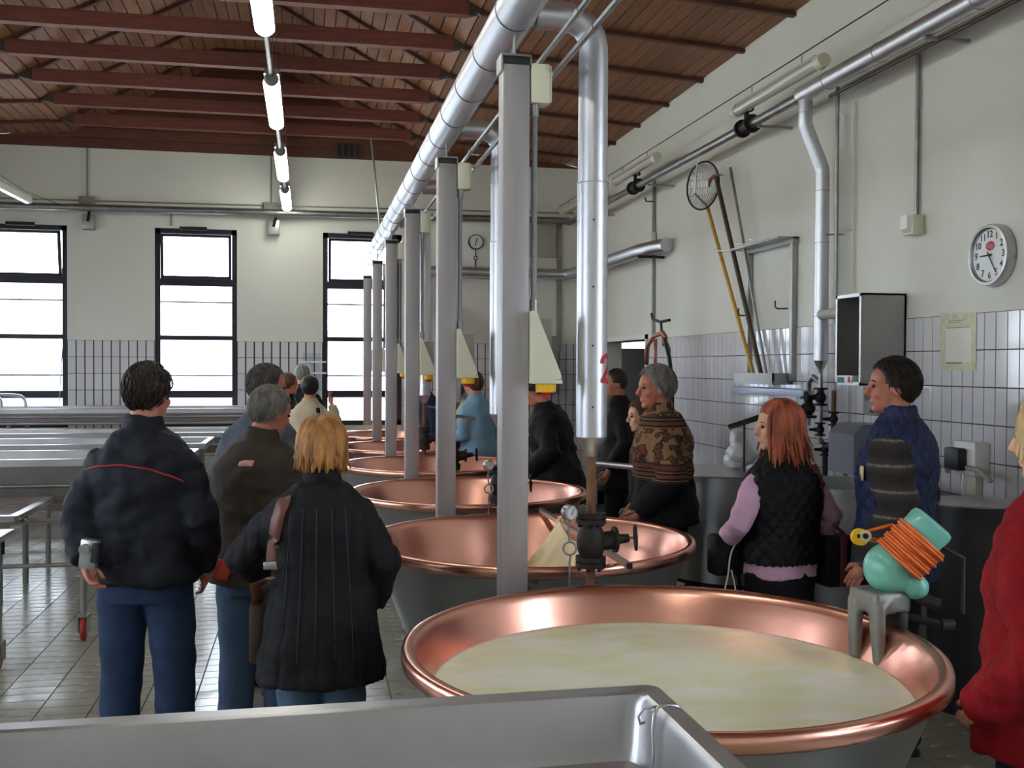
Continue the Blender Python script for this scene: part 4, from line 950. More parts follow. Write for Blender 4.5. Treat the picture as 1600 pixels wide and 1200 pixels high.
# the row goes on over the viewer's head
dup(hl, (LX, 3.06, LZ), label='lit tube lamp of the hanging row, level with the whey-filled vat'); dup(hl, (LX, .70, LZ), label='lit tube lamp of the hanging row, level with the wire hook trough')
for i, (y0, y1) in enumerate(((6.12, 7.08), (8.48, 9.44), (10.84, 11.55))):
    a = MB(); a.cyl((LX, y0, LZ+.03), (LX, y1, LZ+.03), .016, n=10); single('lamp_link', a, m_galv, ['longest-looking grey tube, linking the two hanging lamps farthest from the back wall', 'grey tube linking the second and third hanging lamps from the back wall', 'grey tube linking the two hanging lamps closest to the back wall'][i], 'tube', 'tubes linking the hanging lamps')
a = MB(); a.cyl((on(580, 215, Y=11.8)), on(597, 388, Y=11.8), .012, n=8); single('hanging_rod', a, m_galv, 'thin grey rod hanging from the roof in front of the back window', 'rod')
# unlit tube lamp at the far left and its cord
t = thing('tube_lamp', 'unlit tube lamp hanging near the left end of the back wall', 'lamp', on(10, 298, Y=11.0))
A, B = on(-40, 268, Y=9.6), on(42, 311, Y=11.6); a = MB(); a.cyl(A, B, .05, n=16); part(t, 'diffuser', a, m_clear, 40)
d = (B-A).normalized(); a = MB(); a.cyl(B, B+d*.06, .054, .045, n=16); part(t, 'end_cap', a, m_cream)
a = MB(); C = on(95, 320, Y=12.9); a.tube([A+Vector((0,0,.12)), A.lerp(B,.5)+Vector((0,0,.09)), B+Vector((0,0,.07)), C], .004, 5); part(t, 'cord', a, m_iron)
# ------------------------------------------------------------------ back wall services
t = thing('back_pipe', 'steel pipe running along the back wall above the windows', 'pipe', (0, YB-.16, 3.56))
a = MB(); a.cyl((XL+.1, YB-.16, 3.555), (XW-.2, YB-.16, 3.60), .043, n=18); part(t, 'pipe', a, m_galv, 40)
for x in (-2.56, -.4): a = MB(); a.box((x-.07, YB-.10, 3.32), (x+.07, YB-.006, 3.50), .006); b = part(t, 'bracket_plate', a, m_steel_d); a = MB(); a.cyl((x, YB-.1, 3.42), (x+.03, YB-.16, 3.52), .018, n=8); part(b, 'clamp', a, m_iron)
a = MB(); a.tube([(XL+.1, YB-.012, 3.66), (-1.2, YB-.012, 3.68), (-1.2, YB-.012, 3.68), (XW-.1, YB-.012, 3.72)], .009, 6); a.tube([(-1.62, YB-.015, 3.40), (-1.62, YB-.015, 3.58), (-1.56, YB-.015, 3.63), (-.5, YB-.015, 3.64)], .009, 6)
single('wall_conduit', a, m_galv, 'thin conduit clipped along the back wall above the pipe', 'conduit')
for x, lab in ((-2.58, 'grey junction box above the wall between the left windows'), (-.43, 'grey junction box above the wall beside the lit lamps')):
    t = thing('junction_box', lab, 'junction box', (x, YB-.03, 3.6)); a = MB(); a.box((x-.09, YB-.06, 3.60), (x+.09, YB-.006, 3.72), .006); part(t, 'body', a, m_grey)
    a = MB(); a.cyl((x, YB-.02, 3.71), (x, YB-.02, ZT-.01), .008, n=6); part(t, 'riser', a, m_galv)
t = thing('gauge_panel', 'pale wall panel with a dial and hanging hook scale', 'scale', (2.15, YB-.03, 2.95))
a = MB(); a.box((1.62, YB-.05, 2.98), (2.60, YB-.006, 3.58), .004); part(t, 'panel', a, m_white)
mB = Matrix(((1,0,0),(0,0,-1),(0,1,0))); cc = Vector((2.13, YB-.05, 3.30))
a = MB(); a.lathe([(.001, .05), (.085, .05)], 32, cc, m=mB); part(t, 'dial', a, m_dial)
a = MB(); a.lathe([(.085, 0), (.095, 0), (.095, .055), (.085, .055)], 32, cc, m=mB); part(t, 'dial_rim', a, m_iron, 40)
a = MB(); a.cyl(cc+Vector((-.01,-.053,-.05)), cc+Vector((.012,-.053,.05)), .005, n=6); part(t, 'needle', a, m_dark)
a = MB(); a.cyl(cc+Vector((0,-.02,-.09)), cc+Vector((0,-.02,-.18)), .006, n=6); a.torus(cc+Vector((0,-.02,-.205)), .022, .006, (0,1,0), 16, 6); a.cyl(cc+Vector((0,-.02,-.23)), cc+Vector((0,-.02,-.34)), .008, n=6); part(t, 'hook_chain', a, m_iron)
t = thing('wall_panel', 'dull grey wall panel with a conduit in the far corner', 'panel', (2.95, YB-.03, 3.1)); a = MB(); a.box((2.75, YB-.03, 3.13), (3.20, YB-.006, 3.56), .004); part(t, 'panel', a, M('dull_panel', srgb(170,168,160), .5)); a = MB(); a.box((3.22, YB-.03, 1.9), (3.28, YB-.006, 3.6)); part(t, 'conduit', a, m_galv)
t = thing('wall_cabinet', 'dark-fronted wall unit with pipes in the far corner behind the vats', 'cabinet', (2.95, YB-.12, 1.2))
a = MB(); a.box((2.55, YB-.22, 1.35), (3.2, YB-.01, 2.1), .01); part(t, 'housing', a, m_grey); a = MB(); a.box((2.6, YB-.226, 1.4), (2.85, YB-.22, 2.05)); part(t, 'dark_door', a, m_iron)
a = MB(); a.cyl((2.75, YB-.25, 1.75), (2.75, YB-.225, 1.75), .07, n=18); part(t, 'fan_grille', a, m_dark); a = MB(); a.cyl((3.0, YB-.15, 0), (3.0, YB-.15, 1.35), .03, n=10); part(t, 'pipe', a, m_galv)
t = thing('switch_cabinet', 'small grey wall cabinet on pipes behind the light-blue jacket', 'cabinet', (2.0, YB-.08, 1.2)); a = MB(); a.box((1.72, YB-.14, 1.18), (2.05, YB-.01, 1.6), .008); part(t, 'housing', a, m_grey)
for x in (1.78, 1.98): a = MB(); a.cyl((x, YB-.06, 0), (x, YB-.06, 1.18), .016, n=8); part(t, 'pipe', a, m_iron)
a = MB(); a.cyl((1.55, YB-.02, 2.0), (1.55, YB-.02, 2.85), .007, n=6); single('thin_conduit', a, m_grey, 'thin conduit on the wall beneath the hook scale panel', 'conduit')
t = thing('roof_vent', 'small dark slatted vent in the gable boards', 'vent', on(545, 237, Y=YB-.03)); c_ = on(545, 236, Y=YB-.03)
a = MB(); a.box(c_+Vector((-.16, 0, -.09)), c_+Vector((.16, .02, .09))); part(t, 'frame', a, m_shoe)
for k in range(4): a = MB(); a.box(c_+Vector((-.13+k*.075, -.01, -.07)), c_+Vector((-.10+k*.075, .0, .07))); part(t, 'slat', a, m_dark)
# clear acrylic sheet by the third window
t = thing('acrylic_holder', 'clear acrylic sheet holder on the tiles beside the third window', 'holder', (.05, YB-.05, 1.6)); a = MB(); a.box((-.05, YB-.05, 1.35), (.17, YB-.04, 1.86)); part(t, 'sheet', a, glass_mat('acrylic', (.9,.93,.96)));
for z in (1.74, 1.6): a = MB(); a.box((-.08, YB-.09, z), (.24, YB-.05, z+.02)); part(t, 'ledge', a, m_white)
# ------------------------------------------------------------------ long steel moulding tables on the left
m_apron = M('dark_apron_steel', srgb(118,112,108), .4, .8, var=.1)
def long_table(lab, x0, x1, y0, y1, z, dep, legs=4):
    t = thing('moulding_table', lab, 'table', ((x0+x1)/2, (y0+y1)/2, 0), group='long steel tables by the windows')
    a = MB(); rr = []
    for ins, zz in ((.0, z-.05), (0, z-.004), (.004, z), (.045, z), (.05, z-.004), (.06, z-.10), (.07, z-.115)): rr.append([(x0+ins, y0+ins, zz), (x1-ins, y0+ins, zz), (x1-ins, y1-ins, zz), (x0+ins, y1-ins, zz)])
    v_ = [p for r in rr for p in r]; f_ = [(i*4+j, i*4+(j+1) % 4, (i+1)*4+(j+1) % 4, (i+1)*4+j) for i in range(len(rr)-1) for j in range(4)]; f_.append(tuple((len(rr)-1)*4+j for j in range(4)))
    a.add(v_, f_); part(t, 'top', a, m_steel, 25)
    a = MB(); a.box((x0+.012, y0+.012, z-dep), (x1-.012, y0+.022, z-.045)); part(t, 'apron', a, m_apron)
    a = MB(); a.cyl((x0+.02, y0+.004, z-dep), (x1-.02, y0+.004, z-dep), .016, n=10); part(t, 'lower_rail', a, m_steel, 40)
    a = MB(); a.cyl((x0+.02, y0+.004, z-dep*.55), (x1-.02, y0+.004, z-dep*.55), .013, n=10); part(t, 'middle_rail', a, m_steel, 40)
    for i in range(legs):
        for y in (y0+.08, y1-.08): x = x0+.12+(x1-x0-.24)*i/(legs-1); a = MB(); a.cyl((x, y, 0), (x, y, z-.10), .022, n=12); part(t, 'leg', a, m_steel_d)
    return t
long_table('long steel table standing closest to the red-wheeled trolley', -4.6, -.85, 7.75, 8.60, 1.03, .34)
long_table('long steel table second from the red-wheeled trolley', -4.6, -.85, 9.15, 10.0, 1.03, .30)
long_table('long steel table third from the red-wheeled trolley', -4.6, -.75, 10.5, 11.3, 1.04, .22)
long_table('long steel table directly under the back windows', -4.6, -.45, 11.9, 12.8, 1.22, .16)
t = thing('tube_stand', 'bent steel tube stand on the table under the back windows', 'stand', (-3.4, 12.3, 1.22))
for x in (-3.55, -3.3): a = MB(); a.tube(smooth_path([Vector((x-.3, 12.3, 1.225)), Vector((x-.3, 12.3, 1.33)), Vector((x-.2, 12.3, 1.36)), Vector((x+.1, 12.3, 1.36)), Vector((x+.2, 12.3, 1.32)), Vector((x+.22, 12.3, 1.225))]), .018, 8); part(t, 'bent_tube', a, m_steel, True)
# ------------------------------------------------------------------ trolleys
def caster(t, x, y, top):
    p = Vector((x, y, .075)); a = MB(); a.torus(p, .058, .018, (1, .1, 0), 24, 8); w_ = part(t, 'wheel', a, m_redrub, True); a = MB(); a.cyl(p-Vector((.012,0,0)), p+Vector((.012,0,0)), .046, n=16); part(w_, 'hub', a, m_galv)
    a = MB(); a.box(p+Vector((-.032,-.035,-.02)), p+Vector((-.024,.035,.075))); a.box(p+Vector((.024,-.035,-.02)), p+Vector((.032,.035,.075))); a.box(p+Vector((-.032,-.035,.072)), p+Vector((.032,.035,.085))); part(t, 'caster_fork', a, m_steel_d)
    a = MB(); a.cyl((x, y, .16), (x, y, top), .02, n=12); part(t, 'leg', a, m_steel, 40)
zt = .80; nr = on(40, 806, Z=zt); fr_ = on(95, 765, Z=zt)
x1 = (nr.x+fr_.x)/2; y0, y1 = nr.y, 7.5; x0 = x1-1.5
t = thing('drain_trolley', 'steel tray trolley with a dark underside drain on red wheels', 'trolley', ((x0+x1)/2, (y0+y1)/2, 0))
a = MB(); rr = []
for ins, zz in ((.0, zt-.035), (0, zt-.003), (.003, zt), (.05, zt), (.055, zt-.004), (.075, zt-.05)): rr.append(rrect(x0+ins, y0+ins, x1-ins, y1-ins, .03, zz, 4))
n_ = len(rr[0]); v_ = [p for r in rr for p in r]; f_ = [(i*n_+j, i*n_+(j+1) % n_, (i+1)*n_+(j+1) % n_, (i+1)*n_+j) for i in range(len(rr)-1) for j in range(n_)]; f_.append(tuple((len(rr)-1)*n_+j for j in range(n_)))
a.add(v_, f_); part(t, 'tray', a, m_steel, 30)
a = MB(); A_ = [(x0+.05, y0+.05, zt-.036), (x1-.03, y0+.03, zt-.036), (x1-.03, y1-.03, zt-.036), (x0+.05, y1-.05, zt-.036)]; B_ = [(x0+.3, y0+.12, zt-.17), (x1-.10, y0+.10, zt-.17), (x1-.22, y1-.3, zt-.12), (x0+.3, y1-.3, zt-.12)]
a.add(A_+B_, [(0,1,5,4), (1,2,6,5), (2,3,7,6), (3,0,4,7), (4,5,6,7)]); part(t, 'sloping_underside', a, m_steel_d)
a = MB(); a.cyl((x1-.14, y0+.14, zt-.25), (x1-.14, y0+.14, zt-.165), .035, n=16); part(t, 'drain_outlet', a, m_dark)
for (x, y) in ((-1.35, 6.70), (-1.35, y1-.08), (x0+.1, 6.70), (x0+.1, y1-.08)): caster(t, x, y, zt-.06)
a = MB(); a.cyl((x0+.1, 6.70, .47), (-1.35, 6.70, .47), .014, n=8); part(t, 'cross_bar', a, m_steel)
for y in (6.70, y1-.08): a = MB(); a.cyl((x0+.1, y, zt-.055), (-1.33, y, zt-.055), .016, n=8); part(t, 'frame_rail', a, m_steel)
zt2 = .78; e = on(24, 826, Z=zt2); X1_, Y1_ = e.x, e.y
t = thing('low_trolley', 'low steel trolley whose corner and red wheel show beside the drain trolley', 'trolley', (X1_-.5, Y1_-.35, 0))
a = MB(); a.box((X1_-1.2, Y1_-.8, zt2-.03), (X1_, Y1_, zt2), .006); part(t, 'top', a, m_steel)
for (x, y) in ((X1_-.08, Y1_-.05), (X1_-.08, Y1_-.73), (X1_-1.1, Y1_-.05), (X1_-1.1, Y1_-.73)): caster(t, x, y, zt2-.03)
# ------------------------------------------------------------------ people
def skin(c): return M('skin', c, .5, var=.06, vscale=12, spec=.4)
SK = skin(srgb(196,138,112)); SK2 = skin(srgb(186,120,98)); SK3 = skin(srgb(216,164,134))
def cloth(name, c, rough=.8, var=.15, vscale=7, bump=.25, bscale=120, sheen=.0, **k): return M(name, c, rough, var=var, vscale=vscale, bump=bump, bscale=bscale, sheen=sheen, spec=.25, **k)
def ering(z, rx, ry, cx=0, cy=0, n=28, p=2.5):
    o = []
    for j in range(n):
        a = 2*PI*j/n; c, s_ = math.cos(a), math.sin(a)
        o.append(Vector((cx + rx*math.copysign(abs(c)**(2/p), c), cy + ry*math.copysign(abs(s_)**(2/p), s_), z)))
    return o
def lerp_list(tab, x):
    if x <= tab[0][0]: return tab[0][1]
    for (a, b), (c, d) in zip(tab[:-1], tab[1:]):
        if x <= c: return b + (d-b)*(x-a)/(c-a)
    return tab[-1][1]
class Fig: pass
def person(label, loc, rz, H=1.75, g=1.0, lean=0.0, head=(0, 0), arms=None, skin_m=None, hair=None, top=None, vest=None, pants=None, shoes=None, foot=None, near=True, bodice=None, rcs=None):
    k = H/1.75; F_ = Fig(); F_.k = k
    root = thing('person', label, 'person'); F_.root = root
    vx = .011 if near else .018
    lm = Matrix.Translation((0,0,.95)) @ Matrix.Rotation(-lean, 4, 'X') @ Matrix.Translation((0,0,-.95))
    def up(p):
        p = Vector(p); f_ = max(0, min(1, (p.z-.85)/.2)); return p.lerp(lm @ p, f_)
    F_.up = up
    arms = arms or (((-.265,-.03,1.13), (-.25,.10,.90)), ((.265,-.03,1.13), (.25,.10,.90)))
    foot = foot or ((-.10, .02), (.10, .0))
    sh = [up((-.160,-.012,1.355)), up((.160,-.012,1.355))]
    el = [up(arms[0][0]), up(arms[1][0])]; wr = [up(arms[0][1]), up(arms[1][1])]
    hip = [Vector((-.092,0,.93)), Vector((.092,0,.93))]
    ank = [Vector((foot[0][0], foot[0][1], .085)), Vector((foot[1][0], foot[1][1], .085))]
    kne = [(hip[i]+ank[i])/2 + Vector((0,.025,.0)) for i in (0,1)]
    neckp = up((0,-.008,1.50))
    hm = Matrix.Translation(up((0,.0,1.535))) @ Matrix.Rotation(head[0], 4, 'Z') @ Matrix.Rotation(-lean*.3-head[1], 4, 'X') @ Matrix.Translation((0,.022,.10))
    F_.hm = hm; hr = hm.to_3x3()
    def HB(mb, c, r): mb.ball(hm @ Vector(c), r, 18, 12, rot=hr)
    # ---- body: one continuous surface
    b = MB()
    b.loft([[up(v) for v in ering(z, rx*.84*g, ry*.82*g, 0, cy)] for z, rx, ry, cy in ((.88,.15,.105,0), (1.0,.155,.11,0), (1.12,.145,.105,0), (1.28,.16,.115,-.005), (1.40,.15,.10,-.01), (1.46,.10,.075,-.01))])
    b.tube([up((0,-.02,1.42)), neckp, hm @ Vector((0,-.02,-.06)), hm @ Vector((0,-.01,.0))], [.07,.058,.056,.06], 18)
    for i in (0,1):
        s_ = -1 if i == 0 else 1
        b.tube([sh[i]-Vector((s_*.06,0,.02)), sh[i], (sh[i]+el[i])/2, el[i], el[i].lerp(wr[i],.4), wr[i]], [.05,.05,.044,.036,.036,.026], 14)
        b.tube([hip[i]+Vector((0,0,.02)), hip[i].lerp(kne[i],.5), kne[i], kne[i].lerp(ank[i],.35), ank[i]], [.08,.07,.05,.05,.036], 14)
        b.ball(ank[i]+Vector((0,.05,-.045)), (.036,.10,.032), 12, 8)
        fd = (wr[i]-el[i]).normalized(); b.ball(wr[i]+fd*.045, (.030,.030,.045), 12, 8, rot=fd.to_track_quat('Z','Y').to_matrix())
    HB(b, (0,-.014,.02), (.074,.092,.092)); HB(b, (0,.028,-.045), (.056,.058,.078)); HB(b, (0,.066,-.098), (.024,.020,.020)); HB(b, (0,.045,.03), (.062,.045,.055))
    HB(b, (0,.082,.018), (.045,.012,.012)); HB(b, (.033,.062,-.03), (.026,.024,.024)); HB(b, (-.033,.062,-.03), (.026,.024,.024)); HB(b, (0,.082,-.066), (.023,.013,.011))
    for s_ in (-1,1): HB(b, (s_*.077,-.012,-.012), (.011,.021,.033))
    b.tube([hm @ Vector(p) for p in ((0,.082,.015), (0,.100,-.012), (0,.110,-.030), (0,.088,-.042))], [.010,.012,.015,.010], 10)
    me = fuse(b, .0075 if near else .011, 2, 'body')
    # fingers join the body mesh
    fm = MB()
    for i in (0,1):
        fd = (wr[i]-el[i]).normalized(); sx = Vector((0,1,0)) - fd*fd.y
        if sx.length < .3: sx = Vector((1,0,0)) - fd*fd.x
        sx.normalize(); inn = fd.cross(sx) * (1 if i == 0 else -1)
        for q, L_ in zip((-.024,-.008,.008,.023), (.062,.074,.078,.068)):
            p0 = wr[i]+fd*.06+sx*(-q); fm.tube([p0, p0+fd*.04, p0+fd*(.04+L_*.4)+inn*.012, p0+fd*(.04+L_*.62)+inn*.034], [.0095,.009,.0085,.006], 8)
        p0 = wr[i]+fd*.025+sx*.02; fm.tube([p0, p0+sx*.024+fd*.025+inn*.01, p0+sx*.026+fd*.06+inn*.022], [.012,.0105,.007], 8)
    bm = bmesh.new(); bm.from_mesh(me); t2 = fm.mesh('f'); bm.from_mesh(t2); bm.to_mesh(me); bm.free(); bpy.data.meshes.remove(t2)
    def done(me, m, name, parent=root, label=None):
        me.transform(Matrix.Scale(k, 4)); finish(me, m, True); o = bpy.data.objects.new(name, me); col.objects.link(o); o.parent = parent
        if label: o['label'] = label
        return o
    F_.done = done
    body = done(me, skin_m or SK, 'body')
    e = MB()
    for s_ in (-1,1):
        e = MB(); e.ball(hm @ Vector((s_*.031,.0805,.002)), (.0125,.009,.008), 10, 8, rot=hr); done(e.mesh('eye', M('eye', srgb(60,48,42), .2)), None, 'eye')
    # ---- garments
    def garment(spec, name, label=None):
        mb = MB(); pf = spec.get('puff', 1.0)*g; hz = spec.get('hem', .92); fl_ = spec.get('flare', 0.0); slv = spec.get('sleeves', True)
        prof = [(hz, .178+fl_, .128+fl_*.8, .0), (max(hz+.05,.99), .178+fl_*.6, .128+fl_*.5, 0), (1.09,.172,.126,0), (1.20,.180,.132,0), (1.30,.186,.134,-.006), (1.365,.186,.124,-.012), (1.41,.166,.108,-.014), (1.455,.120,.09,-.012), (1.49,.084,.078,-.008)]
        if fl_ > .04: prof = [(hz, .178+fl_, .135+fl_*.8, 0), ((hz+1.1)/2, .174+fl_*.6, .13+fl_*.5, 0)] + prof[2:]
        rings = [[up((v.x, v.y, z)) for v in ering(z, rx*pf, ry*pf, 0, cy)] for z, rx, ry, cy in prof]; mb.loft(rings)
        col_h = spec.get('collar', .035)
        if col_h: mb.loft([[up(v) for v in ering(z, r, r*1.0, 0, -.006, p=2)] for z, r in ((1.46,.092), (1.49,.082), (1.50+col_h*.5,.075), (1.50+col_h,.074))])
        if slv:
            for i in (0,1):
                s_ = -1 if i == 0 else 1; a0 = sh[i]-Vector((s_*.07,0,.01)); sp = spec.get('sleeve', 1.0)*pf
                wv = spec.get('cuff', 1.0); end = el[i].lerp(wr[i], .98*wv)
                mb.tube([a0, sh[i], sh[i].lerp(el[i],.5), el[i]+Vector((0,-.006,0)), el[i].lerp(end,.5), end], [.062*sp,.066*sp,.065*sp,.062*sp,.056*sp,.049*sp], 18)
        else:
            for i in (0,1):
                s_ = -1 if i == 0 else 1; mb.tube([sh[i]-Vector((s_*.08,0,.0)), sh[i]+Vector((s_*.012,0,-.012))], [.072*pf,.078*pf], 18)
        me = fuse(mb, vx, spec.get('smooth', 4), name)
        amp = spec.get('fold', .010)*1.25; q = spec.get('quilt'); seed = Vector((sum(ord(c) for c in label_ if 1)*.13 % 17, 3.1, 1.7))
        def dfn(p):
            dd = amp*(noise.noise(Vector((p.x*5, p.y*5, p.z*9))+seed) + .6*noise.noise(Vector((p.x*13+p.z*5, p.y*13, p.z*17-p.x*6))+seed) + .3*noise.noise(Vector((p.x*26+p.z*12, p.y*26, p.z*30))+seed))
            if q == 'v':
                a = math.atan2(p.x, -p.y)*.17 if abs(p.x) < .24 else p.x; t_ = abs((a/.062) % 1 - .5)*2; dd -= .006*max(0, 1-(1-t_)/.28)
            elif q == 'd':
                a = math.atan2(p.x, -p.y)*.18; u1 = abs(((a+p.z)/.075) % 1 - .5)*2; u2 = abs(((a-p.z)/.075) % 1 - .5)*2
                dd -= .012*max(0, 1-(1-max(u1, u2))/.4)
            return dd
        displace(me, dfn)
        me.update(); bvh = BVHTree.FromPolygons([v.co.copy() for v in me.vertices], [tuple(p.vertices) for p in me.polygons])
        o = done(me, spec['m'], name, label=label); return o, bvh
    label_ = label
    tr = MB(); pg = g*.98
    tr.loft([ering(z, rx*pg, ry*pg, 0, cy) for z, rx, ry, cy in ((.80,.155,.115,0), (.88,.172,.128,0), (.97,.168,.125,0), (1.05,.158,.118,0))])
    for i in (0,1):
        tr.tube([hip[i]+Vector((0,0,-.02)), hip[i].lerp(kne[i],.5), kne[i], kne[i].lerp(ank[i],.5), ank[i]+Vector((0,-.005,-.045))], [.102*pg,.096*pg,.084*pg,.079*pg,.078*pg], 18)
    me = fuse(tr, vx, 3, 'trousers')
    displace(me, lambda p: .006*noise.noise(Vector((p.x*8, p.y*8, p.z*16))))
    F_.trousers = done(me, pants, 'trousers')
    for i in (0,1):
        f_ = MB(); c = ank[i]; f_.loft([[Vector((c.x+x, c.y+y, z)) for x, y in [(w_*math.cos(2*PI*j/16), .05+l_*math.sin(2*PI*j/16)) for j in range(16)]] for z, w_, l_ in ((0,.048,.135), (.02,.05,.138), (.045,.045,.12), (.075,.04,.07))]); done(f_.mesh('shoe'), shoes or m_rubber, 'shoe')
    F_.top = F_.vest = None
    if bodice: F_.bod = garment(bodice, bodice.get('name', 'shirt'))
    if top: F_.top = garment(top, top.get('name', 'jacket'))
    if vest: F_.vest = garment(vest, vest.get('name', 'vest'))
    # ---- hair
    if hair:
        h = MB(); n, m_ = 44, 30; R3 = (.083*hair.get('w',1), .101*hair.get('w',1), .101*hair.get('h',1)); C3 = Vector((0,-.014,.022))
        rec = hair.get('recede', 0); nape = hair.get('nape', -.085)
        tab = [(-.12, nape), (-.05, nape+.015), (-.02, -.04), (.005, -.02), (.03, .025+rec), (.06, .062+rec), (.1, .078+rec)]
        vv = []; bb = []
        for i in range(m_+1):
            t_ = PI*i/m_
            for j in range(n):
                a = 2*PI*j/n; p = Vector((R3[0]*math.sin(t_)*math.cos(a), R3[1]*math.sin(t_)*math.sin(a), R3[2]*math.cos(t_))) + C3
                bnd = p.z - lerp_list(tab, p.y); bb.append(bnd); s_ = max(0, min(1, (bnd+.004)/.03)); s_ = s_*s_*(3-2*s_); th = hair.get('thick', 1.06)
                nz_ = noise.noise(p*38+Vector((len(label),0,0)))*.03*hair.get('mess',1) + noise.noise(p*90)*.02
                vv.append(C3 + (p-C3)*(.90 + (th-.90)*s_ + nz_*s_))
        ff = []
        for i in range(m_):
            for j in range(n):
                q = (i*n+j, (i+1)*n+j, (i+1)*n+(j+1) % n, i*n+(j+1) % n)
                if max(bb[x] for x in q) > -.012: ff.append(q)
        h.add([hm @ v for v in vv], ff)
        for s_ in (-1,1): h.tube([hm @ Vector(p) for p in ((s_*.016,.089,.022), (s_*.032,.086,.027), (s_*.048,.074,.022))], [.003,.004,.002], 6)
        elif_short = not hair.get('locks')
        if elif_short and near:
            rnd = random.Random(len(label)); c_ = 0
            while c_ < 600:
                t_ = math.acos(1-2*rnd.random()*.9); a = rnd.uniform(0, 2*PI); e_ = Vector((math.sin(t_)*math.cos(a), math.sin(t_)*math.sin(a), math.cos(t_)))
                p = Vector((e_.x*R3[0], e_.y*R3[1], e_.z*R3[2])) + C3
                if p.z - lerp_list(tab, p.y) < .008: continue
                c_ += 1; th = hair.get('thick', 1.06); dn = Vector((e_.x*.5+rnd.uniform(-.2,.2), -.6+rnd.uniform(-.2,.2), -1)); dn = (dn - e_*dn.dot(e_)).normalized(); L_ = rnd.uniform(.026, .044)
                q0 = C3 + (p-C3)*th; h.tube([hm @ (q0 - dn*L_*.5), hm @ (q0 + e_*.004), hm @ (q0 + dn*L_*.5 + e_*.001)], [.0012,.0036,.001], 5, flat=.6)
        if hair.get('locks'):
            rnd = random.Random(hair.get('seed', 3)); N_ = hair['locks']; L0, L1 = hair['len']
            for q in range(N_):
                az = rnd.uniform(math.radians(hair.get('open', 50)), math.radians(360-hair.get('open', 50))); az2 = az+rnd.uniform(-.2,.2)
                ln = rnd.uniform(L0, L1); P = []; lift = rnd.uniform(1.06, 1.2); st = rnd.uniform(.15, .8)
                for i in range(7):
                    t_ = st + (1.62-st)*i/6; a = az + (az2-az)*i/6
                    P.append(C3 + Vector((R3[0]*lift*math.sin(t_)*math.sin(a), R3[1]*lift*math.sin(t_)*math.cos(a), R3[2]*lift*math.cos(t_))))
                end = P[-1]; o_ = Vector((end.x, end.y+.012, 0)); o_ = o_.normalized() if o_.length > 0 else Vector((0,-1,0)); fl2 = rnd.uniform(*hair.get('curl', (-.02,.02)))
                for i in range(1, 6): f2 = i/5; P.append(end + Vector((0,0,-ln*f2)) + o_*(fl2*f2*f2 + rnd.uniform(-.004,.004)))
                n2 = len(P); rr = rnd.uniform(.010,.016)
                h.tube([hm @ p for p in P], [rr*(.5+.5*min(1,i/3))*(1 if i < n2-4 else (n2-i)/4.2) for i in range(n2)], 7, flat=.6)
        done(h.mesh('hair'), hair['m'], 'hair')
    root.location = loc; root.rotation_euler = (0, 0, rz)
    return F_
def ground_at(pxx, dep):
    """floor point under a photo column at a given distance along the view axis"""
    d = _f + _r*((pxx-800)/FPX); p = CAM + d*dep; return Vector((p.x, p.y, 0))
def on_back_of(F_, bvh, x, z, off=.003, yy=-1.0):
    h = bvh.ray_cast(Vector((x, yy, z)), Vector((0, 1 if yy < 0 else -1, 0)))
    return (h[0] + h[1]*off) if h[0] is not None else Vector((x, -.15, z))
def ribbon(pts, nrm, w_, th=.004):
    mb = MB(); L_ = []
    for i, p in enumerate(pts):
        t_ = (pts[min(i+1, len(pts)-1)] - pts[max(i-1, 0)]).normalized(); n_ = nrm[i]; s_ = t_.cross(n_).normalized()
        L_.append([p - s_*w_/2, p + s_*w_/2, p + s_*w_/2 + n_*th, p - s_*w_/2 + n_*th])
    return mb.loft(L_)
def strap_on(F_, bvh, path, w_, m, name='strap', wobble=0, yy=-1.0):
    P, N = [], []
    for i in range(len(path)-1):
        for j in range(8):
            f_ = j/8; x = path[i][0]+(path[i+1][0]-path[i][0])*f_; z = path[i][1]+(path[i+1][1]-path[i][1])*f_
            h = bvh.ray_cast(Vector((x, yy, z)), Vector((0, 1 if yy < 0 else -1, 0)))
            if h[0] is None: continue
            P.append(h[0] + h[1]*.004); N.append(h[1])
    if len(P) < 3: return None
    for _ in range(2): P = [P[0]] + [(P[i-1]+P[i]*2+P[i+1])/4 for i in range(1, len(P)-1)] + [P[-1]]
    me = ribbon(P, N, w_).mesh(name); return F_.done(me, m, name)
m_jeans = cloth('blue_denim', srgb(40,56,86), var=.25, vscale=9); m_jeans_l = cloth('light_denim', srgb(74,92,118), var=.2); m_jeans_d = cloth('dark_denim', srgb(38,46,66), var=.25)
m_blackpants = cloth('black_trousers', srgb(24,24,28)); m_greypants = cloth('grey_trousers', srgb(70,70,74))
m_navy = cloth('navy_jacket_fabric', srgb(26,29,39), .7, var=.2, bump=.15); m_brown = cloth('brown_jacket_fabric', srgb(64,55,47), .75, var=.15)
m_greyj = cloth('grey_jacket_fabric', srgb(72,77,86), .75); m_blackq = cloth('black_quilted_fabric', srgb(20,21,25), .7, var=.2); m_blackc = cloth('black_coat_fabric', srgb(18,18,21), .7)
m_beige = cloth('beige_jacket_fabric', srgb(196,180,152), .8); m_ltblue = cloth('light_blue_jacket', srgb(122,160,186), .7); m_pink = cloth('pink_knit', srgb(206,164,190), .85, bump=.4, bscale=160)
m_bluevest = cloth('blue_quilted_fabric', srgb(40,48,82), .6, var=.15); m_pale = cloth('pale_green_coat', srgb(186,190,164), .8); m_redj = cloth('red_fleece', srgb(132,10,20), .85, var=.2)
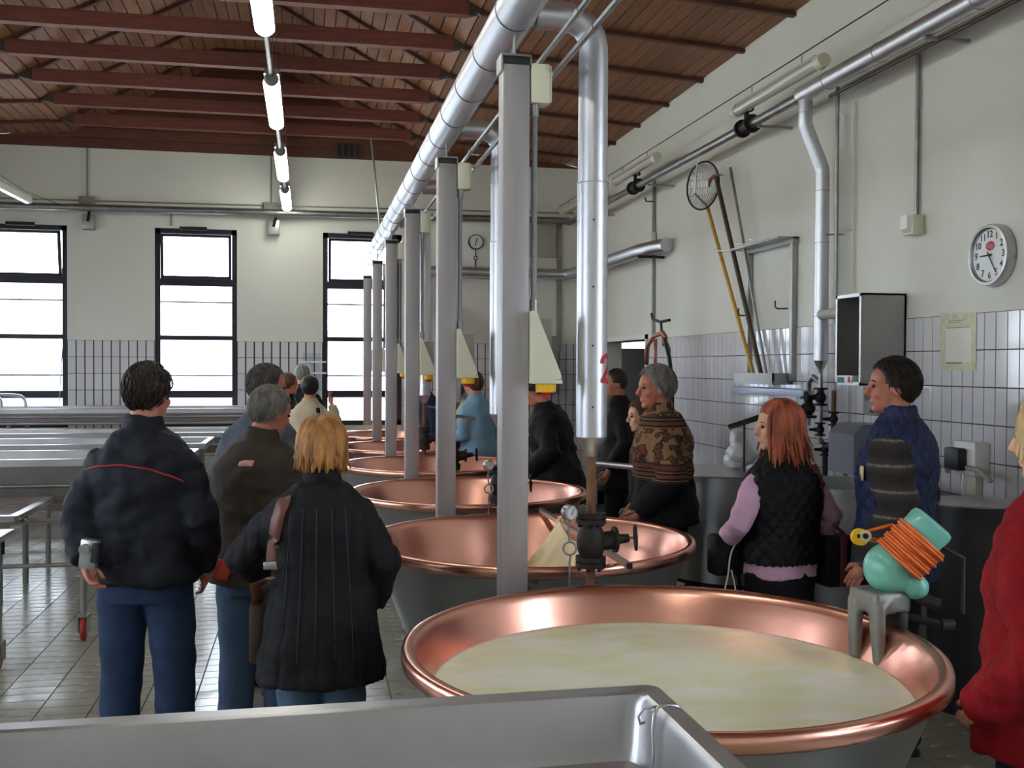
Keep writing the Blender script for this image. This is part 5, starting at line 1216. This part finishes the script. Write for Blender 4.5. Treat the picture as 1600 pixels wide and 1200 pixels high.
def hairm(name, c, c2, sc=30): return M(name, c, .5, c2=c2, vscale=sc, stretch=(1,1,.25), bump=.6, bscale=90, spec=.35)
h_dark = hairm('dark_brown_hair', srgb(52,42,36), srgb(28,22,20)); h_grey = hairm('grey_hair', srgb(150,146,138), srgb(92,88,84), 40); h_salt = hairm('salt_pepper_hair', srgb(96,90,86), srgb(46,42,42), 36)
h_blond = hairm('strawberry_blond_hair', srgb(196,138,72), srgb(104,60,30), 34); h_red = hairm('auburn_hair', srgb(190,100,66), srgb(108,48,32), 30); h_black = hairm('black_hair', srgb(26,22,22), srgb(14,12,12)); h_brown = hairm('brown_hair', srgb(104,70,50), srgb(60,40,30)); h_lblond = hairm('light_blond_hair', srgb(222,196,142), srgb(160,124,80), 34)
def fleece_mat():
    m = cloth('patterned_fleece', srgb(60,46,38), .9); n = m.node_tree; L = n.links.new; b = n.nodes['Principled BSDF']
    tc = n.nodes.new('ShaderNodeTexCoord'); sp = n.nodes.new('ShaderNodeSeparateXYZ'); L(tc.outputs['Object'], sp.inputs[0])
    vo = n.nodes.new('ShaderNodeTexVoronoi'); vo.inputs['Scale'].default_value = 17; L(tc.outputs['Object'], vo.inputs['Vector'])
    nz = n.nodes.new('ShaderNodeTexNoise'); nz.inputs['Scale'].default_value = 26; L(tc.outputs['Object'], nz.inputs['Vector'])
    r1 = n.nodes.new('ShaderNodeValToRGB'); r1.color_ramp.interpolation = 'CONSTANT'; e = r1.color_ramp.elements; e[0].color = (*srgb(26,24,22), 1); e[1].position = .35; e[1].color = (*srgb(96,70,50), 1)
    for p, c in ((.46, (40,48,42)), (.53, (118,62,40)), (.6, (52,42,36)), (.68, (132,104,74))): x = r1.color_ramp.elements.new(p); x.color = (*srgb(*c), 1)
    ad = n.nodes.new('ShaderNodeMath'); ad.operation = 'MULTIPLY_ADD'; ad.inputs[1].default_value = .55; L(vo.outputs['Distance'], ad.inputs[0]); sc = n.nodes.new('ShaderNodeMath'); sc.operation = 'MULTIPLY'; sc.inputs[1].default_value = .75; L(nz.outputs['Fac'], sc.inputs[0]); L(sc.outputs[0], ad.inputs[2]); L(ad.outputs[0], r1.inputs[0])
    # woven bands by height
    r2 = n.nodes.new('ShaderNodeValToRGB'); r2.color_ramp.interpolation = 'CONSTANT'; e = r2.color_ramp.elements; e[0].color = (*srgb(96,52,44), 1); e[1].position = .25; e[1].color = (*srgb(34,40,38), 1)
    for p, c in ((.45, (120,92,66)), (.6, (30,26,26)), (.8, (104,60,46))): x = r2.color_ramp.elements.new(p); x.color = (*srgb(*c), 1)
    fr = n.nodes.new('ShaderNodeMath'); fr.operation = 'PINGPONG'; fr.inputs[1].default_value = .045; L(sp.outputs['Z'], fr.inputs[0]); f3 = n.nodes.new('ShaderNodeMath'); f3.operation = 'MULTIPLY'; f3.inputs[1].default_value = 22; L(fr.outputs[0], f3.inputs[0]); L(f3.outputs[0], r2.inputs[0])
    def step(z): s_ = n.nodes.new('ShaderNodeMath'); s_.operation = 'GREATER_THAN'; s_.inputs[1].default_value = z; L(sp.outputs['Z'], s_.inputs[0]); return s_.outputs[0]
    def mixc(f_, a, b_):
        x = n.nodes.new('ShaderNodeMix'); x.data_type = 'RGBA'; L(f_, x.inputs['Factor'])
        for i, q in ((6, a), (7, b_)):
            if isinstance(q, tuple): x.inputs[i].default_value = (*q, 1)
            else: L(q, x.inputs[i])
        return x.outputs[2]
    c = mixc(step(1.09), srgb(22,24,28), r2.outputs[0]); c = mixc(step(1.19), c, r1.outputs[0]); c = mixc(step(1.37), c, r2.outputs[0]); c = mixc(step(1.43), c, r1.outputs[0])
    L(c, b.inputs['Base Color']); return m
def stripe_mat():
    m = cloth('striped_knit', srgb(58,54,50), .9); n = m.node_tree; L = n.links.new; b = n.nodes['Principled BSDF']
    tc = n.nodes.new('ShaderNodeTexCoord'); sp = n.nodes.new('ShaderNodeSeparateXYZ'); L(tc.outputs['Object'], sp.inputs[0]); nz = n.nodes.new('ShaderNodeTexNoise'); nz.inputs['Scale'].default_value = 60; L(tc.outputs['Object'], nz.inputs['Vector'])
    fr = n.nodes.new('ShaderNodeMath'); fr.operation = 'PINGPONG'; fr.inputs[1].default_value = .05; L(sp.outputs['Z'], fr.inputs[0]); f3 = n.nodes.new('ShaderNodeMath'); f3.operation = 'MULTIPLY_ADD'; f3.inputs[1].default_value = 18; L(fr.outputs[0], f3.inputs[0]); sc = n.nodes.new('ShaderNodeMath'); sc.operation = 'MULTIPLY'; sc.inputs[1].default_value = .25; L(nz.outputs['Fac'], sc.inputs[0]); L(sc.outputs[0], f3.inputs[2])
    r = n.nodes.new('ShaderNodeValToRGB'); e = r.color_ramp.elements; e[0].position = .1; e[0].color = (*srgb(128,120,112), 1); e[1].position = .26; e[1].color = (*srgb(62,57,54), 1); x = r.color_ramp.elements.new(.8); x.color = (*srgb(44,40,40), 1); L(f3.outputs[0], r.inputs[0]); L(r.outputs[0], b.inputs['Base Color']); return m
R = math.radians
# 1 navy jacket, jeans
p1 = ground_at(226, 4.02)
f1 = person('man seen from behind in a navy jacket with thin red piping and jeans', p1, R(-14), 1.70, 1.02, arms=(((-.25,-.06,1.13), (-.16,-.17,.99)), ((.245,-.03,1.13), (.21,.10,.92))), head=(R(-12), .08), skin_m=SK2, foot=((-.13,.02), (.13,.0)),
     hair=dict(m=h_dark, thick=1.09, nape=-.095), top=dict(m=m_navy, hem=.885, puff=1.08, flare=.015, fold=.016, collar=.045, sleeve=1.05), pants=m_jeans)
P = [(-.20,1.335), (-.14,1.352), (-.04,1.36), (.06,1.345), (.14,1.32), (.205,1.285)]; pp = []
for i in range(len(P)-1):
    for j in range(6): f_ = j/6; pp.append(on_back_of(f1, f1.top[1], P[i][0]+(P[i+1][0]-P[i][0])*f_, P[i][1]+(P[i+1][1]-P[i][1])*f_, .001))
f1.done(MB().tube(pp, .0035, 6).mesh('piping'), M('red_piping', srgb(170,40,44), .6), 'piping')
def place(F_, v): return F_.root.matrix_basis if False else (Matrix.LocRotScale(F_.root.location, F_.root.rotation_euler, None) @ (Vector(v)*F_.k))
cm = place(f1, (-.115, -.245, 1.03)); t = thing('compact_camera', 'silver compact camera held behind the navy jacket', 'camera', cm)
a = MB(); rt = Euler((.0,.12,R(-14))); a.box(cm+Vector((-.033,-.016,-.055)), cm+Vector((.033,.016,.055)), .008, rt, cm); part(t, 'body', a, M('camera_silver', srgb(176,176,180), .3, .8)); a = MB(); a.box(cm+Vector((.012,-.02,-.03)), cm+Vector((.04,.018,.045)), .006, rt, cm); part(t, 'grip', a, m_dark)
a = MB(); a.cyl(cm+Vector((-.012,-.016,.02)), cm+Vector((-.014,-.03,.02)), .02, n=18); part(t, 'lens', a, m_steel)
rb = place(f1, (.275, .13, .90)); a = MB(); a.box(rb+Vector((-.03,-.006,-.04)), rb+Vector((.03,.006,.04)), .003, Euler((.2,.3,.2)), rb); single('red_booklet', a, M('red_orange_card', srgb(190,60,40), .5), 'small red booklet held at the side of the navy jacket', 'booklet')
# 2 brown jacket
p2 = ground_at(402, 4.35)
f2 = person('grey-haired man in a brown padded jacket with a small red collar label', p2, R(-22), 1.615, 1.06, lean=.10, arms=(((-.27,-.02,1.13), (-.18,.18,1.0)), ((.27,.0,1.13), (.2,.2,1.02))), head=(R(-28), .22), skin_m=SK2, foot=((-.12,.0), (.11,.03)),
     hair=dict(m=h_grey, thick=1.035, recede=.012, mess=.5), top=dict(m=m_brown, hem=.84, puff=1.12, flare=.01, fold=.012, collar=.06, quilt=None), pants=m_jeans_l)
c = on_back_of(f2, f2.top[1], -.005, 1.40, .002)
h = f2.top[1].ray_cast(Vector((-.005,-1,1.40)), Vector((0,1,0))); nn = h[1]; P_ = [h[0]+nn*.002+Vector((x,0,0)) for x in (-.035, 0, .035)]; f2.done(ribbon(P_, [nn]*3, .035, .002).mesh('collar_label'), M('label_red_white', srgb(196,110,104), .6, c2=srgb(214,180,176), vscale=40), 'collar_label')
# 3 grey jacket, looking aside
f3 = person('man in a grey jacket with dark greying hair beyond the brown jacket', ground_at(404, 5.35), R(-38), 1.70, 1.05, lean=.06, head=(R(-34), .05), skin_m=SK2, hair=dict(m=h_salt, thick=1.06, recede=.014), top=dict(m=m_greyj, hem=.86, puff=1.1, fold=.012), pants=m_greypants)
# 4 blond woman, black quilted coat
f4 = person('blonde woman in a black quilted coat with a brown shoulder strap', ground_at(502, 3.72), R(-4), 1.50, 1.08, arms=(((-.34,.08,1.16), (-.28,.30,1.05)), ((.265,-.02,1.15), (.22,.12,.95))), head=(R(-8), .10), skin_m=SK3, foot=((-.10,.0), (.10,.0)),
     hair=dict(m=h_blond, thick=1.12, nape=-.10, locks=230, len=(.05,.125), open=55, curl=(-.03,.02), seed=5, w=1.06, h=1.05), top=dict(m=m_blackq, hem=.66, flare=.055, puff=1.10, fold=.008, collar=.08, quilt='v', sleeve=1.06), pants=m_jeans_l)
m_stitch = M('grey_stitching', srgb(66,66,72), .8)
for x_ in (-.115, -.065, -.01, .05, .105):
    pp = [on_back_of(f4, f4.top[1], x_*(1+.25*(1-i/20)) if False else x_*(1.0+.35*i/20), 1.40-.62*i/20, .0005) for i in range(21)]
    f4.done(MB().tube(pp, .0016, 5).mesh('stitch_line'), m_stitch, 'stitch_line')
strap_on(f4, f4.top[1], [(-.14,1.435), (-.165,1.36), (-.185,1.25), (-.19,1.12)], .062, M('brown_leather', srgb(104,62,48), .45), 'bag_strap')
bk = on_back_of(f4, f4.top[1], -.185, 1.16, .010); f4.done(MB().box(bk+Vector((-.04,-.006,-.016)), bk+Vector((.04,.006,.016)), .004).mesh('buckle'), m_steel, 'buckle')
hb = place(f4, (-.27, .08, .84)); t = thing('handbag', 'brown leather shoulder bag at the side of the black quilted coat', 'bag', hb); a = MB(); a.box(hb+Vector((-.03,-.09,-.10)), hb+Vector((.03,.14,.12)), .02); part(t, 'pouch', a, M('dark_brown_leather', srgb(52,34,28), .5))
a = MB(); A = place(f4, (-.195,-.165,1.12)); a.tube([A, A.lerp(hb+Vector((0,0,.12)), .5)+Vector((-.03,-.01,.02)), hb+Vector((0,-.02,.11))], .02, 8, flat=.25); part(t, 'strap_end', a, M('brown_leather_b', srgb(104,62,48), .45))
# 5-7 group by the far window
f5 = person('dark-haired person in a beige jacket with a dark strap, hand raised', ground_at(484, 9.6), R(-10), 1.60, 1.0, arms=(((-.27,-.02,1.13), (-.2,.2,1.05)), ((.29,.06,1.17), (.20,.16,1.46))), skin_m=SK, hair=dict(m=h_black, thick=1.12, nape=-.10), top=dict(m=m_beige, hem=.85, puff=1.08), pants=m_greypants, near=False)
strap_on(f5, f5.top[1], [(.10,1.43), (.12,1.3), (.10,1.1), (.02,.95)], .04, m_blackc, 'strap')
f6 = person('grey-haired person mostly hidden behind the beige jacket', ground_at(473, 11.4), R(-20), 1.72, 1.0, skin_m=SK, hair=dict(m=h_grey, thick=1.06), top=dict(m=m_blackc, hem=.85), pants=m_greypants, near=False)
f7 = person('brown-haired person in dark clothes left of the beige jacket', ground_at(449, 10.35), R(-60), 1.62, .95, skin_m=SK, hair=dict(m=h_brown, thick=1.1), top=dict(m=m_blackc, hem=.85), pants=m_greypants, near=False)
# 8 light blue jacket
f8 = person('brown-haired person in a light blue jacket and jeans beside the vats', Vector((1.585, 9.42, 0)), R(38), 1.65, 1.0, skin_m=SK, lean=.12, arms=(((-.27,-.03,1.13), (-.2,.22,1.05)), ((.27,-.03,1.13), (.2,.2,1.05))), hair=dict(m=h_brown, thick=1.12, nape=-.10), top=dict(m=m_ltblue, hem=.90, puff=1.1), pants=m_jeans, near=False)
# 9 black coat
f9 = person('person in a long black coat stooping beside the third vat', Vector((1.86, 7.50, 0)), R(62), 1.66, 1.12, lean=.22, skin_m=SK2, head=(.1, .35), arms=(((-.30,-.06,1.14), (-.2,.2,1.0)), ((.30,-.06,1.12), (.2,.2,1.0))), hair=dict(m=h_black, thick=1.12, nape=-.10), top=dict(m=m_blackc, hem=.72, flare=.07, puff=1.12, fold=.014), pants=m_blackpants, near=False)
# 10-11 figures between the far vats
f10 = person('person in dark blue bending beyond the fourth vat', Vector((1.38, 11.29, 0)), R(88), 1.66, 1.0, lean=.2, skin_m=SK2, hair=dict(m=h_black, thick=1.06), top=dict(m=cloth('dark_blue_work_shirt', srgb(34,40,66)), hem=.88), pants=m_greypants, near=False)
f11 = person('person in a pale green work coat bending between the far vats', Vector((1.93, 11.27, 0)), R(85), 1.6, 1.1, lean=.55, skin_m=SK2, hair=dict(m=h_brown, thick=1.06), top=dict(m=m_pale, hem=.70, flare=.05, puff=1.1), pants=m_pale, near=False)
# 12 dark man in profile, 13 boy
f12 = person('dark-haired man in a black coat in profile near the doorway', ground_at(966, 8.5), R(78), 1.68, 1.05, skin_m=SK2, head=(.15, .05), hair=dict(m=h_dark, thick=1.06), top=dict(m=m_blackc, hem=.70, puff=1.08, flare=.03), pants=m_blackpants, near=False)
f13 = person('boy with brown hair in a dark jacket peering past the patterned fleece', ground_at(1008, 6.6), R(75), 1.49, .92, skin_m=SK3, head=(.25, .1), hair=dict(m=h_brown, thick=1.10), top=dict(m=m_blackc, hem=.80), pants=m_blackpants)
# 14 fleece
f14 = person('smiling grey-haired man in a patterned fleece with a black lower half', ground_at(1040, 5.7), R(70), 1.70, 1.14, lean=.06, head=(R(22), .02), skin_m=SK2, arms=(((-.285,-.05,1.13), (-.2,.13,.95)), ((.285,-.05,1.13), (.2,.13,.95))), hair=dict(m=h_grey, thick=1.13, recede=.004, mess=1.8, nape=-.095), top=dict(m=fleece_mat(), hem=.87, puff=1.14, flare=.03, fold=.013, collar=.06, sleeve=1.12, name='fleece'), pants=m_blackpants)
# 15 red-haired woman
f15 = person('auburn-haired woman in a black quilted vest over a pink sweater', ground_at(1222, 4.50), R(10), 1.545, 1.0, head=(R(72), .04), skin_m=SK3, arms=(((-.275,-.04,1.16), (-.20,.20,1.03)), ((.28,-.03,1.18), (.27,.08,.96))), hair=dict(m=h_red, thick=1.12, nape=-.10, locks=260, len=(.10,.23), open=62, curl=(-.01,.045), seed=11, w=1.05), bodice=dict(m=m_pink, hem=.885, flare=.016, puff=.95, collar=0, name='sweater', sleeve=1.0), vest=dict(m=m_blackq, hem=.955, puff=1.12, sleeves=False, quilt='d', collar=.05, fold=.004), pants=m_blackpants)
m_strap2 = M('dark_red_webbing', srgb(96,40,46), .7)
strap_on(f15, f15.vest[1], [(.12,1.44), (.15,1.36), (.185,1.26), (.205,1.15)], .045, m_strap2, 'bag_strap')
sb = place(f15, (.275, -.05, .98)); t = thing('shoulder_bag', 'black shoulder bag with red strap at the auburn-haired woman\'s side', 'bag', sb); a = MB(); a.box(sb+Vector((-.07,-.07,-.13)), sb+Vector((.10,.07,.09)), .02, Euler((0,0,.1)), sb); part(t, 'pouch', a, m_blackc); a = MB(); a.box(sb+Vector((.0,-.075,-.12)), sb+Vector((.03,-.068,.09)), .002); part(t, 'red_strap', a, m_strap2); a = MB(); a.cyl(sb+Vector((.085,-.05,.06)), sb+Vector((.095,-.06,.09)), .012, n=10); part(t, 'buckle', a, m_steel)
A = place(f15, (.207,-.15,1.15)); a = MB(); a.tube([A, A.lerp(sb+Vector((.015,-.07,.09)), .5)+Vector((.01,-.01,0)), sb+Vector((.015,-.072,.08))], .022, 8, flat=.2); part(t, 'strap_end', a, m_strap2)
cb_ = place(f15, (-.235, .13, 1.0)); t = thing('camera_case', 'black camera case with white cord held by the auburn-haired woman', 'bag', cb_); a = MB(); a.box(cb_+Vector((-.075,-.05,-.10)), cb_+Vector((.07,.05,.08)), .02); part(t, 'case', a, m_blackc)
a = MB(); q0 = cb_+Vector((-.0,-.055,.03)); a.tube(smooth_path([q0+Vector((.05,0,.05)), q0+Vector((0,-.005,-.02)), q0+Vector((-.015,-.005,-.12)), q0+Vector((-.03,-.005,-.2)), q0+Vector((.0,-.005,-.23)), q0+Vector((.02,-.005,-.19)), q0+Vector((.0,-.005,-.1))]), .004, 6); part(t, 'cord', a, m_cream)
a = MB(); q1 = cb_+Vector((.05,-.02,-.08)); a.tube(smooth_path([q1, q1+Vector((.02,0,-.2)), q1+Vector((.01,0,-.45)), q1+Vector((.0,0,-.62))]), .012, 6, flat=.4); part(t, 'hanging_strap', a, m_blackc)
# 16 blue vest
f16 = person('dark-haired man in a blue quilted vest over a striped sweater', ground_at(1402, 4.42), R(42), 1.735, 1.10, head=(R(24), .0), skin_m=SK2, arms=(((-.285,-.09,1.13), (-.265,.05,.90)), ((.285,-.03,1.13), (.22,.17,.93))), hair=dict(m=h_dark, thick=1.08, recede=.01, nape=-.095), bodice=dict(m=stripe_mat(), hem=.88, puff=1.0, collar=0, sleeve=1.26, name='sweater'), vest=dict(m=m_bluevest, hem=.80, puff=1.09, sleeves=False, quilt='d', collar=.055, fold=.005, flare=.02), pants=m_blackpants)
h = f16.vest[1].ray_cast(Vector((-1, .085, 1.27)), Vector((1,0,0)))
if h[0] is not None: f16.done(ribbon([h[0]+h[1]*.002+Vector((0,0,z)) for z in (-.03, 0, .03)], [h[1]]*3, .05, .002).mesh('chest_badge'), M('pale_badge', srgb(226,218,196), .6, c2=srgb(206,170,60), vscale=25), 'chest_badge')
# 17 red jumper at the edge
f17 = person('blonde person in a bright red fleece and dark jeans beside the whey-filled vat', ground_at(1668, 2.50), R(28), 1.64, 1.12, skin_m=SK3, head=(.1, .05), arms=(((-.315,-.08,1.12), (-.18,.12,.93)), ((.30,-.05,1.13), (.2,.12,.92))), hair=dict(m=h_lblond, thick=1.12, nape=-.10, locks=140, len=(.02,.08), open=50, curl=(-.02,.02), seed=21, w=1.05), top=dict(m=m_redj, hem=.82, puff=1.14, flare=.02, fold=.016, collar=.04, sleeve=1.15), pants=m_jeans_d)
bpy.data.scenes.remove(_tmp)
